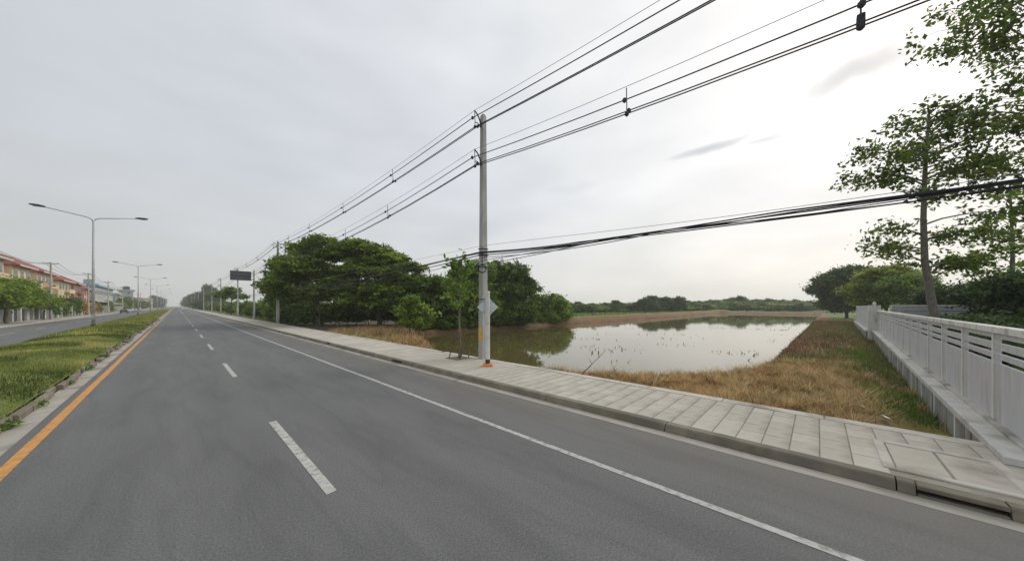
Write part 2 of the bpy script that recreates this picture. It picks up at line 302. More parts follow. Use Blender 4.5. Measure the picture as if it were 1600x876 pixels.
def ground_c(X, Y, Z):
    d = pond_sd(X, Y); n = vnoise(X, Y, 2.2, 5); n2 = vnoise(X, Y, .7, 6)
    soil = np.array([.22, .13, .065]); wet = np.array([.075, .055, .03]); straw = np.array([.30, .185, .075]); green = np.array([.13, .18, .04]); field = np.array([.17, .24, .055])
    c = green[None, None]*(.8+.5*n[..., None])+0*X[..., None]
    def mixc(c, t, k): k = np.clip(k, 0, 1)[..., None]; return c*(1-k)+t*k
    c = mixc(c, field, sstep(34, 40, Y)*sstep(35, 60, X))
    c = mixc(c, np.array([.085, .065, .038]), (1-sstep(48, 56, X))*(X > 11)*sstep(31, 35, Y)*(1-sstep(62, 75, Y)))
    c = mixc(c, soil, (1-sstep(1.6, 3.2, d+(n-.5)*2.5+1.4*(Y > 31)*(X < 50))))
    strip = (Y < 9)*(X > 10)*(1-sstep(17, 24, X+(n-.5)*3))
    c = mixc(c, straw, strip*(1-sstep(-2.6, -1.0, -(Y+(n2-.5)*1.6))*.6))
    c = mixc(c, np.array([.14, .08, .045]), sstep(17, 22, X+(n-.5)*4)*(1-sstep(60, 90, X))*(Y < 3)*(.4+.5*n2))
    c = mixc(c, green*.7, (Y < -1.6+(n-.5))*(X > 13)*sstep(.3, .7, n2+.1)*.6)
    c = mixc(c, soil*.9, (X < 12)*(Y < 0)*.7)
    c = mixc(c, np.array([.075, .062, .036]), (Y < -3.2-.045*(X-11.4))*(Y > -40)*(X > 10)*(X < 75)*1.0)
    c = mixc(c, wet, 1-sstep(-.05, .5, d))
    c = mixc(c, np.array([.12, .11, .08]), (X < -15)*1.0)
    return c
xs = np.concatenate([[-4000, -800, -200, -60, -30, 0, 6, 9.9, 10.09], np.arange(10.1, 30, .22), np.arange(30, 70, .8), np.arange(70, 200, 2.5), [210, 230, 260, 300, 400, 700, 1500, 4500]])
ys = np.concatenate([[-4000, -800, -200, -60, -25, -14], np.arange(-8, 10, .22), np.arange(10, 45, .45), np.arange(45, 100, 3), [110, 140, 180, 250, 350, 500, 900, 2000, 4500]])
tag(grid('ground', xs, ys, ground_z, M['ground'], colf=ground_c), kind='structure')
wme = MB().add([(10.6, 1.0, -.82), (185, -3.5, -.82), (185, 37, -.82), (10.6, 35.5, -.82)], [(0, 1, 2, 3)])
tag(wme.build('pond_water', M['water']), kind='structure')

# ------------------------------------------------------------------ roads
YN, YF = -60, 1600
def sheet(name, x0, x1, y0, y1, z, m, parent=None): return MB().add([(x0, y0, z), (x1, y0, z), (x1, y1, z), (x0, y1, z)], [(0, 1, 2, 3)]).build(name, m, parent)
road = tag(sheet('road', -2.1, 6.72, YN, YF, 0, M['asphalt']), kind='structure')
sheet('gutter', 6.72, 7.02, YN, YF, .003, M['gutter'], road)
sheet('median_gutter', -2.50, -2.1, YN, YF, .003, M['gutter'], road)
def wobble_strip(name, x0, x1, y0, y1, z, m, parent, step=4.0, amp=.012):
    b = MB(); n = max(2, int((y1-y0)/step)); vs = []
    for i in range(n+1):
        y = y0+(y1-y0)*i/n; a = random.uniform(-amp, amp); vs += [(x0+a, y, z), (x1+a+random.uniform(-amp, amp)*.5, y, z)]
    b.add(vs, [(2*i, 2*i+1, 2*i+3, 2*i+2) for i in range(n)]); return b.build(name, m, parent)
wobble_strip('yellow_edge_line', -1.95, -1.79, -20, 700, .005, M['yellow'], road)
wobble_strip('white_edge_line', 4.74, 4.86, -20, 700, .005, M['paint'], road)
d0 = MB().add([(-.068, 0, .005), (.068, .02, .005), (.072, 3.98, .005), (-.070, 4.0, .005)], [(0, 1, 2, 3)]).mesh('lane_dash')
for i in range(-2, 14):
    o = link('lane_dash', d0, M['paint'], road); o.location = (1.50+.006*max(0, i), 4.9+10.6*i, 0)
wobble_strip('distant_lane_line', 1.55, 1.68, 154, 700, .005, M['paint'], road)
opp = tag(sheet('opposite_road', -14.6, -7.3, YN, YF, -.003, M['asphalt']), kind='structure')
wobble_strip('white_edge_line', -14.2, -14.08, -20, 700, .003, M['paint'], opp)
for i in range(4, 22):
    o = link('lane_dash', d0, M['paint'], opp); o.location = (-10.9, 10.6*i, -.001)

# ------------------------------------------------------------------ kerb, sidewalk, tiles, inlets
kerb = bpy.data.objects.new('kerb', None); COL.objects.link(kerb); tag(kerb, kind='structure')
def kerb_piece(y0, y1, parent, x0=7.02, x1=7.22, h=.15, m=None):
    y0 += .008; y1 -= .008
    poly = [(x0-.03, -.05), (x0-.03, .02), (x0+.02, h-.02), (x0+.045, h), (x1, h), (x1, -.05)]
    o = MB().prism(poly, 'y', y0, y1).build('kerb_stone', m or M['kerb'], parent); return o
INLETS = [(-1.70, -.98), (13.55, 14.45), (23.3, 24.25), (38, 38.9)]
y = -6.0
cuts = sorted([a for iv in INLETS for a in iv])
stops = sorted(set([round(v, 2) for v in list(np.arange(-7, 62, 3.1))+cuts]))
for a, b in zip(stops[:-1], stops[1:]):
    if b-a < .12: continue
    if any(abs(a-i0) < .02 and abs(b-i1) < .02 for i0, i1 in INLETS):
        MB().box(7.0, 7.2, a+.004, b-.004, -.05, .03, .01).build('inlet_sill', M['kerb'], kerb)
        o = MB().box(7.0, 7.22, a+.004, b-.004, .098, .152, .012).build('inlet_lintel', M['kerb'], kerb)
        o = MB().box(7.08, 7.22, a, b, .031, .097).build('inlet_void', M['dark'], kerb)
        continue
    if any(i0-.01 <= a < i1-.01 for i0, i1 in INLETS): continue
    kerb_piece(a, b, kerb)
o = kerb_piece(stops[-1], YF, kerb); o = kerb_piece(YN, stops[0], kerb)
slab = tag(MB().box(7.225, 10.0, YN, YF, -.2, .135).build('sidewalk', M['joint']), kind='structure')
TX = [7.228, 7.80, 8.30, 8.80, 9.28, 9.68]
mh = [(7.45, 8.92, -2.08, -.72)]
tcache = {}
def tile_mesh(w, l, k):
    key = (round(w, 3), round(l, 3), k)
    if key not in tcache:
        tcache[key] = MB().box(-w/2+.006, w/2-.006, -l/2+.007, l/2-.007, -.03, 0, .005).mesh('tile')
    return tcache[key]
yy = -4.2
while yy < 17.2:
    for i in range(5):
        w_ = TX[i+1]-TX[i]; cx = (TX[i]+TX[i+1])/2; cy = yy+.19
        if any(x0 < cx < x1 and y0 < cy < y1 for x0, x1, y0, y1 in mh): continue
        k = random.random() < .35
        me = tile_mesh(w_, .38, k); o = link('tile', me, None, slab)
        if not me.materials: me.materials.append(M['tile2'] if k else M['tile'])
        o.location = (cx, cy, .15+random.uniform(-.002, .002)); o.rotation_euler = (random.uniform(-.004, .004), random.uniform(-.003, .003), 0)
    yy += .38
farm = mat('paving_far', (.44, .405, .345), (.52, .48, .41), .9, .9, .2, 50, c3=(.37, .345, .31), s3=.5)
far_t = MB().box(7.228, 9.68, yy+.01, YF, .10, .149).build('distant_paving', farm, slab)
MB().box(7.228, 9.68, YN, -4.21, .10, .149).build('near_paving', farm, slab)
y = -5.0; k = 0
while y < 60:
    l = random.choice([1.9, 2.4, 3.0]); dx = random.uniform(-.012, .012)
    MB().box(9.69+dx, 10.02+dx, y+.01, y+l-.01, -.3, .158+random.uniform(-.004, .006), .012).build('edge_stone', M['border'], slab); y += l
MB().box(9.69, 10.02, y, YF, -.3, .158).build('edge_stone', M['border'], slab)
MB().box(9.69, 10.02, YN, -5, -.3, .158).build('edge_stone', M['border'], slab)
# manhole with a double concrete lid in a raised frame
mhole = empty('manhole_cover', (8.2, -1.4, .14), 'double concrete manhole lid in a pale raised frame set in the paving by the fence', 'manhole cover')
fr = MB(); X0, X1, Y0, Y1 = -.75, .72, -.68, .68; fw = .13
fr.box(X0, X1, Y0, Y0+fw, -.05, .026, .01).box(X0, X1, Y1-fw, Y1, -.05, .026, .01)
fr.box(X1-fw, X1, Y0+fw, Y1-fw, -.05, .024, .01).box(X0, X0+fw, Y0+fw, Y1-fw, -.05, .024, .01).build('frame', M['border'], mhole)
for s in (-1, 1):
    a, b_ = (Y0+fw+.018, -.018) if s < 0 else (.012, Y1-fw-.018)
    l = MB().box(X0+fw+.018, X1-fw-.018, a, b_, -.05, .012, .008).build('lid', M['tile'], mhole)

# ------------------------------------------------------------------ median
def med_z(X, Y):
    t = np.clip((X+7.2)/4.75, 0, 1); return .10+.33*np.sin(np.pi*np.clip(t, 0, 1))**.8+(vnoise(X, Y, .8, 11)-.5)*.10*np.sin(np.pi*t)+(vnoise(X, Y, 3, 12)-.5)*.1*np.sin(np.pi*t)
med = tag(grid('median_lawn', np.linspace(-7.2, -2.62, 24), np.concatenate([np.arange(-20, 60, .4), np.arange(60, 300, 3), np.arange(300, 1600, 50)]), med_z, M['lawn']), kind='structure')
mk = bpy.data.objects.new('median_kerb', None); COL.objects.link(mk); tag(mk, kind='structure')
y = -4.0; k = 0
while y < 95:
    o = MB().prism([(-2.5, -.05), (-2.505, .13), (-2.53, .15), (-2.64, .15), (-2.65, -.05)], 'y', y+.012, y+1.0-.012).build('kerb_stone', M['kerb'], mk)
    o.location.x = random.uniform(-.012, .012); o.location.z = random.uniform(-.02, .012); o.rotation_euler.z = random.uniform(-.006, .006)
    y += 1.0
MB().box(-2.65, -2.5, 95, YF, -.05, .15).build('distant_kerb', M['kerb'], mk); MB().box(-2.65, -2.5, YN, -4, -.05, .15).build('near_kerb', M['kerb'], mk)
MB().box(-7.35, -7.2, YN, YF, -.05, .13).build('far_side_kerb', M['kerb'], mk)
# opposite side pavement
ow = tag(MB().box(-17.8, -14.75, YN, YF, -.2, .12).build('opposite_sidewalk', M['gutter']), kind='structure')
MB().box(-14.745, -14.6, YN, YF, -.2, .125).build('kerb_line', M['border'], ow)

# ------------------------------------------------------------------ grass blades
def blades(name, X, Y, Z, H, W, lean, m, label=None, parent=None):
    n = len(X); a = RNG.random(n)*2*np.pi; b = RNG.random(n)*2*np.pi; l = lean*RNG.random(n)*H
    P = np.stack([X, Y, Z-.02], -1); s = np.stack([np.cos(a)*W/2, np.sin(a)*W/2, 0*a], -1)
    t = P+np.stack([np.cos(b)*l, np.sin(b)*l, H], -1)
    V = np.stack([P-s, P+s, t], 1).reshape(-1, 3); F = np.arange(3*n).reshape(-1, 3)
    o = link(name, np_mesh(name, V, F, 3), m, parent); return tag(o, label, None, None, 'stuff')
def scatter(n, x0, x1, y0, y1, keep=None):
    X = RNG.uniform(x0, x1, n); Y = RNG.uniform(y0, y1, n)
    if keep is not None: k = keep(X, Y); X, Y = X[k], Y[k]
    return X, Y
X, Y = scatter(150000, -7.1, -2.6, 2, 40, lambda X, Y: RNG.random(len(X)) < .35+.65*vnoise(X, Y, 1.6, 21))
nn = vnoise(X, Y, 1.5, 22)**1.5*1.4; g1 = blades('lawn_grass', X, Y, med_z(X, Y), (.04+.10*RNG.random(len(X))**1.5)*(.5+1.0*nn), .018+0*X, .9, M['grass'])
tag(g1, 'short rough green grass covering the road median', 'grass')
X, Y = scatter(60000, -7.1, -2.65, 3, 60, lambda X, Y: RNG.random(len(X)) < sstep(.60, .72, vnoise(X, Y, 2.6, 23)))
g1b = blades('lawn_weeds', X, Y, med_z(X, Y), .05+.15*RNG.random(len(X)), .03+0*X, 1.0, mat('dark_lawn_weed', (.045, .085, .02), (.10, .15, .035), 1.5, .8, island=.4, trans=.2)); tag(g1b, 'darker patches of taller weeds in the median grass', 'weeds')
X, Y = scatter(70000, -7.1, -2.6, 40, 260); g2 = blades('lawn_grass', X, Y, med_z(X, Y), .10+.20*RNG.random(len(X)), .05+0*X, .8, M['grass'], )
tag(g2, 'distant rough grass of the median beyond the first street lamp', 'grass')
# dry straw strip between pavement, pond and fence
def fence_y(x): return -2.6-.045*(x-11.4)
def on_land(X, Y, m=.05): return (pond_sd(X, Y) > m) & (Y > fence_y(X)+.35)
straw_zone = lambda X, Y: on_land(X, Y) & (X+(vnoise(X, Y, 1.8, 31)-.5)*5 < 22) & ((Y > -1.15+(vnoise(X, Y, 1.1, 32)-.5)*1.7) | (RNG.random(len(X)) < .22)) & ~((X < 12) & (Y < -1.2+vnoise(X, Y, .5, 3)))
X, Y = scatter(110000, 10.1, 24, -4, 9.5, lambda X, Y: straw_zone(X, Y) & (RNG.random(len(X)) < .25+.75*vnoise(X, Y, .5, 33)))
nn = vnoise(X, Y, .6, 34); g3 = blades('dry_grass', X, Y, ground_z(X, Y), (.07+.24*RNG.random(len(X))**1.3)*(.45+.9*nn), .022+0*X, 1.5, M['straw'])
tag(g3, 'tangled straw-coloured dry grass between the pavement, the pond and the white fence', 'dry grass')
cx0, cy0 = scatter(520, 10.3, 22, -3.5, 9, straw_zone); k_ = np.repeat(np.arange(len(cx0)), 70); ang = RNG.random(len(k_))*6.283; rad = RNG.random(len(k_))*.10
X = cx0[k_]+rad*np.cos(ang); Y = cy0[k_]+rad*np.sin(ang); sz = (.5+.9*RNG.random(len(cx0)))[k_]
g3b = blades('straw_tufts', X, Y, ground_z(X, Y), (.12+.30*RNG.random(len(X)))*sz, .014+0*X, 1.7, mat('bleached_straw', (.50, .36, .17), (.72, .56, .32), 2.2, .85, island=.5, trans=.15)); tag(g3b, 'taller bleached tufts standing out of the dry grass', 'dry grass')
X, Y = scatter(60000, 10.1, 30, -4.5, 4, lambda X, Y: on_land(X, Y) & (((Y < -.9+(vnoise(X, Y, 1.1, 32)-.5)*1.8) & (X > 12.6)) | ((X > 20) & (X < 25) & (Y > -1))) & (RNG.random(len(X)) < sstep(.3, .65, vnoise(X, Y, .9, 35))))
g4 = blades('green_weeds', X, Y, ground_z(X, Y), .07+.24*RNG.random(len(X)), .026+0*X, .9, M['weed']); tag(g4, 'low green weeds growing at the foot of the white fence', 'weeds')
X, Y = scatter(14000, 20, 80, -6, 3, lambda X, Y: on_land(X, Y) & (RNG.random(len(X)) < sstep(.55, .8, vnoise(X, Y, 2.4, 38)+.25*(Y < -1.8))))
g5b = blades('green_weeds', X, Y, ground_z(X, Y), .10+.30*RNG.random(len(X)), .045+0*X, .9, M['weed']); tag(g5b, 'patches of green weeds among the brown ones along the fence side of the pond bank', 'weeds')
X, Y = scatter(60000, 18, 90, -6, 4, lambda X, Y: on_land(X, Y) & (RNG.random(len(X)) < .25+vnoise(X, Y, 2, 36)) & (X+(vnoise(X, Y, 1.8, 31)-.5)*5 > 21))
g5 = blades('brown_weeds', X, Y, ground_z(X, Y), .08+.32*RNG.random(len(X))**1.4, .035+0*X, 1.0, M['brownweed']); tag(g5, 'withered brown weeds on the earth bank along the right edge of the pond', 'dead weeds')
X, Y = scatter(26000, 10.1, 21, 17, 48, lambda X, Y: on_land(X, Y) & (pond_sd(X, Y) < 9) & (RNG.random(len(X)) < .2+.8*vnoise(X, Y, 1.2, 37)))
g6 = blades('dry_grass', X, Y, ground_z(X, Y), .10+.42*RNG.random(len(X)), .05+0*X, 1.2, M['straw']); tag(g6, 'dry yellow reeds and grass beside the pavement in front of the big trees', 'dry grass')
X, Y = scatter(9000, 10.1, 13.2, 4.5, 20, lambda X, Y: on_land(X, Y, -.15) & (X < 10.9+.8*vnoise(X, Y, 1, 5)))
g7 = blades('dry_grass', X, Y, np.maximum(ground_z(X, Y), -.8), .10+.30*RNG.random(len(X)), .02+0*X, 1.4, M['brownweed']); tag(g7, 'thin fringe of brown stubble between the pavement edge and the pond', 'dry grass')
X = np.concatenate([RNG.normal(7.0, .012, 2500), RNG.normal(9.70, .02, 2500)]); Y = np.concatenate([RNG.uniform(-3, 40, 2500), RNG.uniform(-3, 40, 2500)])
k = RNG.random(5000) < sstep(.55, .85, vnoise(X*3, Y, .9, 51)); X, Y = X[k], Y[k]
g7b = blades('joint_weeds', X, Y, np.where(X < 8, .01, .15), .02+.07*RNG.random(len(X)), .012+0*X, 1.2, M['weed']); tag(g7b, 'small weeds sprouting in the joints of the kerb and paving', 'weeds')
# stubs and floating weed on the pond
X, Y = scatter(12000, 15, 120, 3, 33, lambda X, Y: (pond_sd(X, Y) < -.6) & (RNG.random(len(X)) < sstep(.60, .95, vnoise(X, Y, 3.0, 41))*.8))
g8 = blades('water_weeds', X, Y, -.80+0*X, .04+.20*RNG.random(len(X))**2, .07+0*X, 1.6, M['brownweed']); tag(g8, 'scattered dark stubs of weed sticking out of the flooded field', 'water weeds')
# green field behind the pond
X, Y = scatter(30000, 30, 230, 36, 110); k = RNG.random(len(X)) < .3+.7*vnoise(X, Y, 6, 44); X, Y = X[k], Y[k]
g9 = blades('field_grass', X, Y, ground_z(X, Y), .2+.5*RNG.random(len(X)), .22+0*X, .7, M['weed']); tag(g9, 'bright green field grass behind the left bank of the pond', 'field')

# ------------------------------------------------------------------ foliage
def rand_unit(n):
    v = RNG.normal(size=(n, 3)); return v/np.linalg.norm(v, axis=1, keepdims=True)
def leaves_mesh(name, centers, spread, per, size, flat=.6, upbias=.8, aspect=.5):
    """clumps of leaf-shaped quads; centers (k,3), spread (k,) radii"""
    k = len(centers); c = np.repeat(centers, per, 0); s = np.repeat(spread, per)[:, None]
    g = RNG.normal(size=(k*per, 3))*.5; g[:, 2] *= flat
    P = c+g*s
    nrm = rand_unit(k*per)+np.array([0, 0, upbias]); nrm /= np.linalg.norm(nrm, axis=1, keepdims=True)
    t = np.cross(nrm, rand_unit(k*per)); t /= np.linalg.norm(t, axis=1, keepdims=True); b = np.cross(nrm, t)
    L = size*(.6+.8*RNG.random((k*per, 1))); W = L*aspect
    V = np.stack([P-t*L*.5, P+b*W*.5-t*L*.02, P+t*L*.5, P-b*W*.5-t*L*.02], 1).reshape(-1, 3)
    me = np_mesh(name, V, np.arange(4*k*per).reshape(-1, 4), 4)
    tint = np.repeat(.55+.95*RNG.random(k)**1.2, per); a = me.attributes.new('Tint', 'FLOAT', 'FACE'); a.data.foreach_set('value', tint.astype(np.float32)); return me
def blob_clumps(blobs, dens, cr):
    C, S = [], []
    for (x, y, z, rx, ry, rz) in blobs:
        n = max(4, int(dens*(rx*ry*rz)**(2/3))); u = rand_unit(n); r = (RNG.random(n)**.45*(1+np.clip(.16*RNG.normal(size=n), -.25, .38)))[:, None]
        u[:, 2] = np.where(u[:, 2] < 0, u[:, 2]*.75, u[:, 2])
        C.append(np.array([x, y, z])+u*r*np.array([rx, ry, rz])); S.append(cr*(.6+.8*RNG.random(n)))
    return np.concatenate(C), np.concatenate(S)
def limb(b, p0, p1, r0, r1, n=5, wig=.12, seg=6):
    p0, p1 = Vector(p0), Vector(p1); L = (p1-p0).length; pts = []; rr = []
    off = Vector((0, 0, 0))
    for i in range(n+1):
        t = i/n; arc = math.sin(t*math.pi)*.12*L
        if 0 < i < n: off = Vector((random.uniform(-1, 1), random.uniform(-1, 1), random.uniform(-.5, .5)))*wig*L*.35
        else: off = Vector((0, 0, 0))
        pts.append(p0.lerp(p1, t)+Vector((0, 0, arc*(1-abs(p1.z-p0.z)/max(L, .01))))+off); rr.append(r0+(r1-r0)*t)
    b.tube(pts, rr, seg, cap=True); return pts
def tree(name, loc, label, blobs, leafmat, size, per, dens, cr, trunk_h, r0, cat='tree', group=None, bark='bark', flat=.6, up=.8, lean=(0, 0), aspect=.5, subs=3, build=True):
    root = empty(name, loc, label, cat, group)
    b = MB(); top = (lean[0], lean[1], trunk_h)
    limb(b, (0, 0, -.3), top, r0, r0*.7, 6, .08, 8)
    C, S = blob_clumps(blobs, dens, cr)
    for (x, y, z, rx, ry, rz) in blobs:
        pts = limb(b, (lean[0]*.9, lean[1]*.9, trunk_h*.93), (x, y, z-rz*.1), r0*.5, r0*.12, 4, .15, 5)
        d = np.linalg.norm(C-np.array([x, y, z]), axis=1); near = np.argsort(d)[:60]
        for j in RNG.choice(near, min(subs, len(near)), replace=False):
            limb(b, pts[2+int(RNG.integers(0, 2))], C[j], r0*.2, r0*.05, 3, .1, 4)
    b.build('trunk', M[bark], root, True)
    link('crown', leaves_mesh(name, C, S, per, size, flat, up, aspect), M[leafmat], root)
    return root
def at_px(px, d):
    th = R(46.34); lat = (px-800)/501*d; return (lat*math.cos(th)+d*math.sin(th), -lat*math.sin(th)+d*math.cos(th))
TH = R(46.34); LATV = Vector((math.cos(TH), -math.sin(TH), 0)); DEPV = Vector((math.sin(TH), math.cos(TH), 0))
def vb(lat, dep, z, rl, rz, rd=None):
    p = LATV*lat+DEPV*dep; return (p.x, p.y, z, rl, rd or rl, rz)
def T(px, d): p = at_px(px, d); return (p[0], p[1], -.15)
# -- big spreading trees left of the pole
tree('rain_tree', T(497, 46), 'tallest broad dark green tree behind the pavement left of the pond',
     [vb(-3.4, 0, 8.3, 2.9, 1.7), vb(-1.6, 1, 10.6, 2.9, 1.4), vb(.8, 0, 11.1, 2.9, 1.5), vb(3.2, -1, 10.1, 2.6, 1.3), vb(-4.8, -1, 5.9, 2.2, 1.7), vb(0, -3, 8.0, 3.3, 1.7), vb(3.4, -2, 6.6, 2.6, 1.5),
      vb(-2.0, -3.2, 5.2, 3.0, 1.7), vb(2.2, -3.4, 4.6, 2.6, 1.4)], 'leaf_rain', .42, 30, 58, .60, 4.0, .38, flat=.42, up=1.2)
tree('rain_tree', T(592, 45), 'wide layered dark green tree with flat tiers of branches, top sloping down to the right',
     [vb(-3.0, 0, 10.8, 2.6, 1.2), vb(-.8, .5, 10.3, 2.6, 1.0), vb(1.6, 0, 9.3, 2.6, .9), vb(-1.0, 0, 8.6, 3.4, 1.2), vb(4.6, -.5, 8.0, 2.2, .6), vb(-2.2, -1.5, 7.6, 2.6, .9), vb(1.2, -1.5, 7.2, 2.9, .8), vb(4.0, -1, 6.4, 2.6, .8), vb(-3.2, -2, 5.4, 2.6, 1.6), vb(.8, -2, 5.2, 2.8, 1.3), vb(3.6, -2, 4.4, 2.6, 1.3), vb(-1.5, -2.5, 3.6, 2.6, 1.4), vb(1.8, -2.5, 3.0, 2.8, 1.4)],
     'leaf_rain', .42, 30, 50, .60, 3.4, .34, flat=.35, up=1.3)
tree('broad_tree', T(464, 52), 'dark tree at the left shoulder of the big tree clump behind the concrete pole',
     [vb(-.8, 0, 5.6, 2.4, 1.8), vb(1.5, 0, 8.0, 2.3, 1.5), vb(-2.4, 0, 4.2, 2.0, 1.5), vb(.4, -1, 3.0, 2.8, 1.6)], 'leaf_dark', .40, 30, 50, .62, 3, .25)
tree('broad_tree', T(672, 43), 'low dark tree filling the gap right of the layered tree behind the roadside saplings',
     [vb(-1.8, 0, 5.2, 2.4, 1.3), vb(1.0, 0, 5.4, 2.2, 1.3), vb(2.8, -1, 4.4, 2.0, 1.4), vb(0, -2, 3.0, 2.8, 1.5)], 'leaf_dark', .40, 30, 50, .62, 2.6, .22)
tree('broad_tree', T(742, 49), 'mid green tree right behind the tall concrete pole by the pond corner',
     [vb(-1.6, 0, 7.0, 2.3, 1.8), vb(1.0, 0, 7.8, 2.2, 1.7), vb(0, -1, 4.8, 3.0, 1.9), vb(-2.6, -1, 3.6, 2.2, 1.7), vb(1.4, -1.5, 2.6, 2.6, 1.7), vb(-1, -1.5, 1.5, 3.2, 1.5)], 'leaf_mid', .38, 30, 50, .58, 2.6, .22)
tree('broad_tree', T(797, 54), 'dense dark rounded tree right of the tall pole, reflected in the pond',
     [vb(-1.8, 0, 8.4, 2.3, 1.9), vb(.8, 0, 8.0, 2.4, 1.9), vb(2.6, 0, 5.8, 2.2, 1.9), vb(0, -1, 4.8, 3.4, 2.4), vb(-2.8, -.5, 5.2, 2.0, 2.0), vb(.2, -1.6, 1.8, 4.0, 2.0)], 'leaf_dark', .38, 30, 54, .58, 2.4, .24)
tree('leafy_bush', T(856, 62), 'bright green bush with arching fronds at the pond bank, right of the dense dark tree',
     [vb(-2.0, 0, 2.6, 2.3, 2.2), vb(1.0, 0, 2.8, 2.4, 2.2), vb(3.1, 0, 1.9, 1.5, 1.7), vb(-3.6, 0, 1.8, 1.8, 1.6), vb(0, -.5, 1.0, 3.8, 1.2)], 'leaf_mid', .55, 30, 50, .7, .8, .12, 'bush', up=.5, aspect=.32)
BANK = []
for lm in ('leaf_mid', 'leaf_dark', 'leaf_rain'):
    BANK.append(leaves_mesh('bank', *blob_clumps([(-1.6, 0, 1.3, 2.0, 1.6, 1.4), (1.5, .3, 1.6, 2.0, 1.6, 1.5), (0, -.8, 2.4, 1.6, 1.5, 1.2), (0, -1, .8, 2.8, 1.4, 1.0)], 40, .6), 24, .55)); BANK[-1].materials.append(M[lm])
# undergrowth in front of the clump
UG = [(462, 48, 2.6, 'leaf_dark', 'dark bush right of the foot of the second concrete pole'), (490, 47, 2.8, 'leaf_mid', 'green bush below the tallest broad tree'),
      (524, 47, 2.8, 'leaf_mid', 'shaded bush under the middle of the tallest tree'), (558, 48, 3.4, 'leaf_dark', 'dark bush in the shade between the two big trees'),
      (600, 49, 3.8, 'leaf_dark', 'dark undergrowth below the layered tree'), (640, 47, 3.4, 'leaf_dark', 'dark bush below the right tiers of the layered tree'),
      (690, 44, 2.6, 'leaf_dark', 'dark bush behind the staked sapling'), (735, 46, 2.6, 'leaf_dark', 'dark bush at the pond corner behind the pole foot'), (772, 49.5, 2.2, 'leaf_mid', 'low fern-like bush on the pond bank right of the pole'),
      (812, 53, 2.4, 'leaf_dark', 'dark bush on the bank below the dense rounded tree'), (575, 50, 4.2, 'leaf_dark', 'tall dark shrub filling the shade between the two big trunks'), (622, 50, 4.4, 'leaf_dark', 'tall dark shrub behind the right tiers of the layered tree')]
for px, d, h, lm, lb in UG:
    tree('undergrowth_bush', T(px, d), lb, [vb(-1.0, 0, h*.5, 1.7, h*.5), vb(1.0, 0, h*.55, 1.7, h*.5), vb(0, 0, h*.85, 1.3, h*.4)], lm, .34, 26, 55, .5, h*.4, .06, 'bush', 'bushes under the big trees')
for i, (x_, s1, s2, k) in enumerate(((20.5, .45, .40, 1), (23.2, .55, .35, 0), (26.0, .5, .5, 1), (29.0, .6, .38, 2), (32.2, .55, .45, 1), (35.5, .6, .36, 0), (39, .6, .42, 1), (43, .6, .34, 0), (47, .6, .3, 2))):
    me_ = BANK[k]; o = link('bank_bush', me_, None); o.location = (x_, 35.3+.3*(i % 2), -.35); o.scale = (s1, s1*.8, s2); o.rotation_euler.z = i*2.2
    tag(o, ('leftmost' if i == 0 else ['', 'second', 'third', 'fourth', 'fifth', 'sixth', 'seventh', 'eighth', 'ninth'][i]+' from the left')+' of the low bushes along the left pond bank', 'bush', 'low bushes on the left pond bank')
# young big-leaved saplings on the verge
for px, d, h, lb in ((641, 31, 3.9, 'young tree with big pale green leaves on the dry grass, left of the staked sapling'),
                     (724, 45, 5.6, 'young big-leaved tree beyond the pond corner, behind the staked sapling'),
                     (655, 33, 3.0, 'shorter young leafy tree close right of the pale-leaved one')):
    tree('young_tree', T(px, d), lb, [vb(0, 0, h*.82, .8, .6), vb(-.6, 0, h*.55, .9, .6), vb(.7, 0, h*.6, .9, .6), vb(0, 0, h*.36, 1.0, .6)], 'leaf_light', .34, 16, 70, .4, h*.55, .06, group='young trees on the verge', up=.9, aspect=.55)
tree('young_tree', T(500, 43), 'thin upright young tree at the pavement edge in front of the tallest broad tree', [vb(0, 0, 4.6, .9, .7), vb(-.5, 0, 3.6, .8, .5), vb(.6, 0, 2.6, .7, .5)], 'leaf_light', .32, 14, 60, .4, 3.6, .06, group='young trees on the verge')
# -- hedge of bushes along the pavement towards the vanishing point
hb = []
for j, (lm) in enumerate(('leaf_mid', 'leaf_dark', 'leaf_rain')):
    hb.append(leaves_mesh('hedge', *blob_clumps([(-1.4, 0, 1.5, 2.0, 1.8, 1.5), (1.4, .4, 1.8, 2.0, 1.8, 1.5), (0, -1, 2.6, 1.7, 1.7, 1.2)], 48, .6), 30, .34))
    hb[-1].materials.append(M[lm])
HB = [(12.9, 64, 1.1), (13.3, 69, 1.25), (12.8, 75, 1.05), (13.6, 81, 1.15), (13.2, 88, 1.0), (13.8, 96, 1.1), (13.1, 104, .95), (13.4, 114, 1.1), (13.8, 125, 1.0), (13.3, 138, 1.15), (13.8, 152, 1.1),
      (13.4, 168, 1.2), (13.8, 188, 1.25), (13.4, 210, 1.3), (14, 236, 1.4), (13.8, 266, 1.5), (14, 300, 1.6), (14.5, 345, 1.8), (14.5, 400, 2.0)]
ords = ['nearest', 'second', 'third', 'fourth', 'fifth', 'sixth', 'seventh', 'eighth', 'ninth', 'tenth', 'eleventh', 'twelfth', 'thirteenth', 'fourteenth', 'fifteenth', 'sixteenth', 'seventeenth', 'eighteenth', 'nineteenth', 'twentieth', 'twenty-first', 'twenty-second', 'twenty-third', 'twenty-fourth', 'twenty-fifth', 'twenty-sixth']
for i, (x, y, s) in enumerate(HB):
    o = link('hedge_bush', hb[i % 3], None); o.location = (x, y, -.15); o.scale = (s*.62, s*1.35, s); o.location.x += .6; o.rotation_euler.z = math.pi*(i % 2)
    tag(o, ('nearest' if i == 0 else ords[i]+' nearest')+' dense bush of the green hedge along the outer edge of the pavement', 'bush', 'hedge bushes along the pavement')
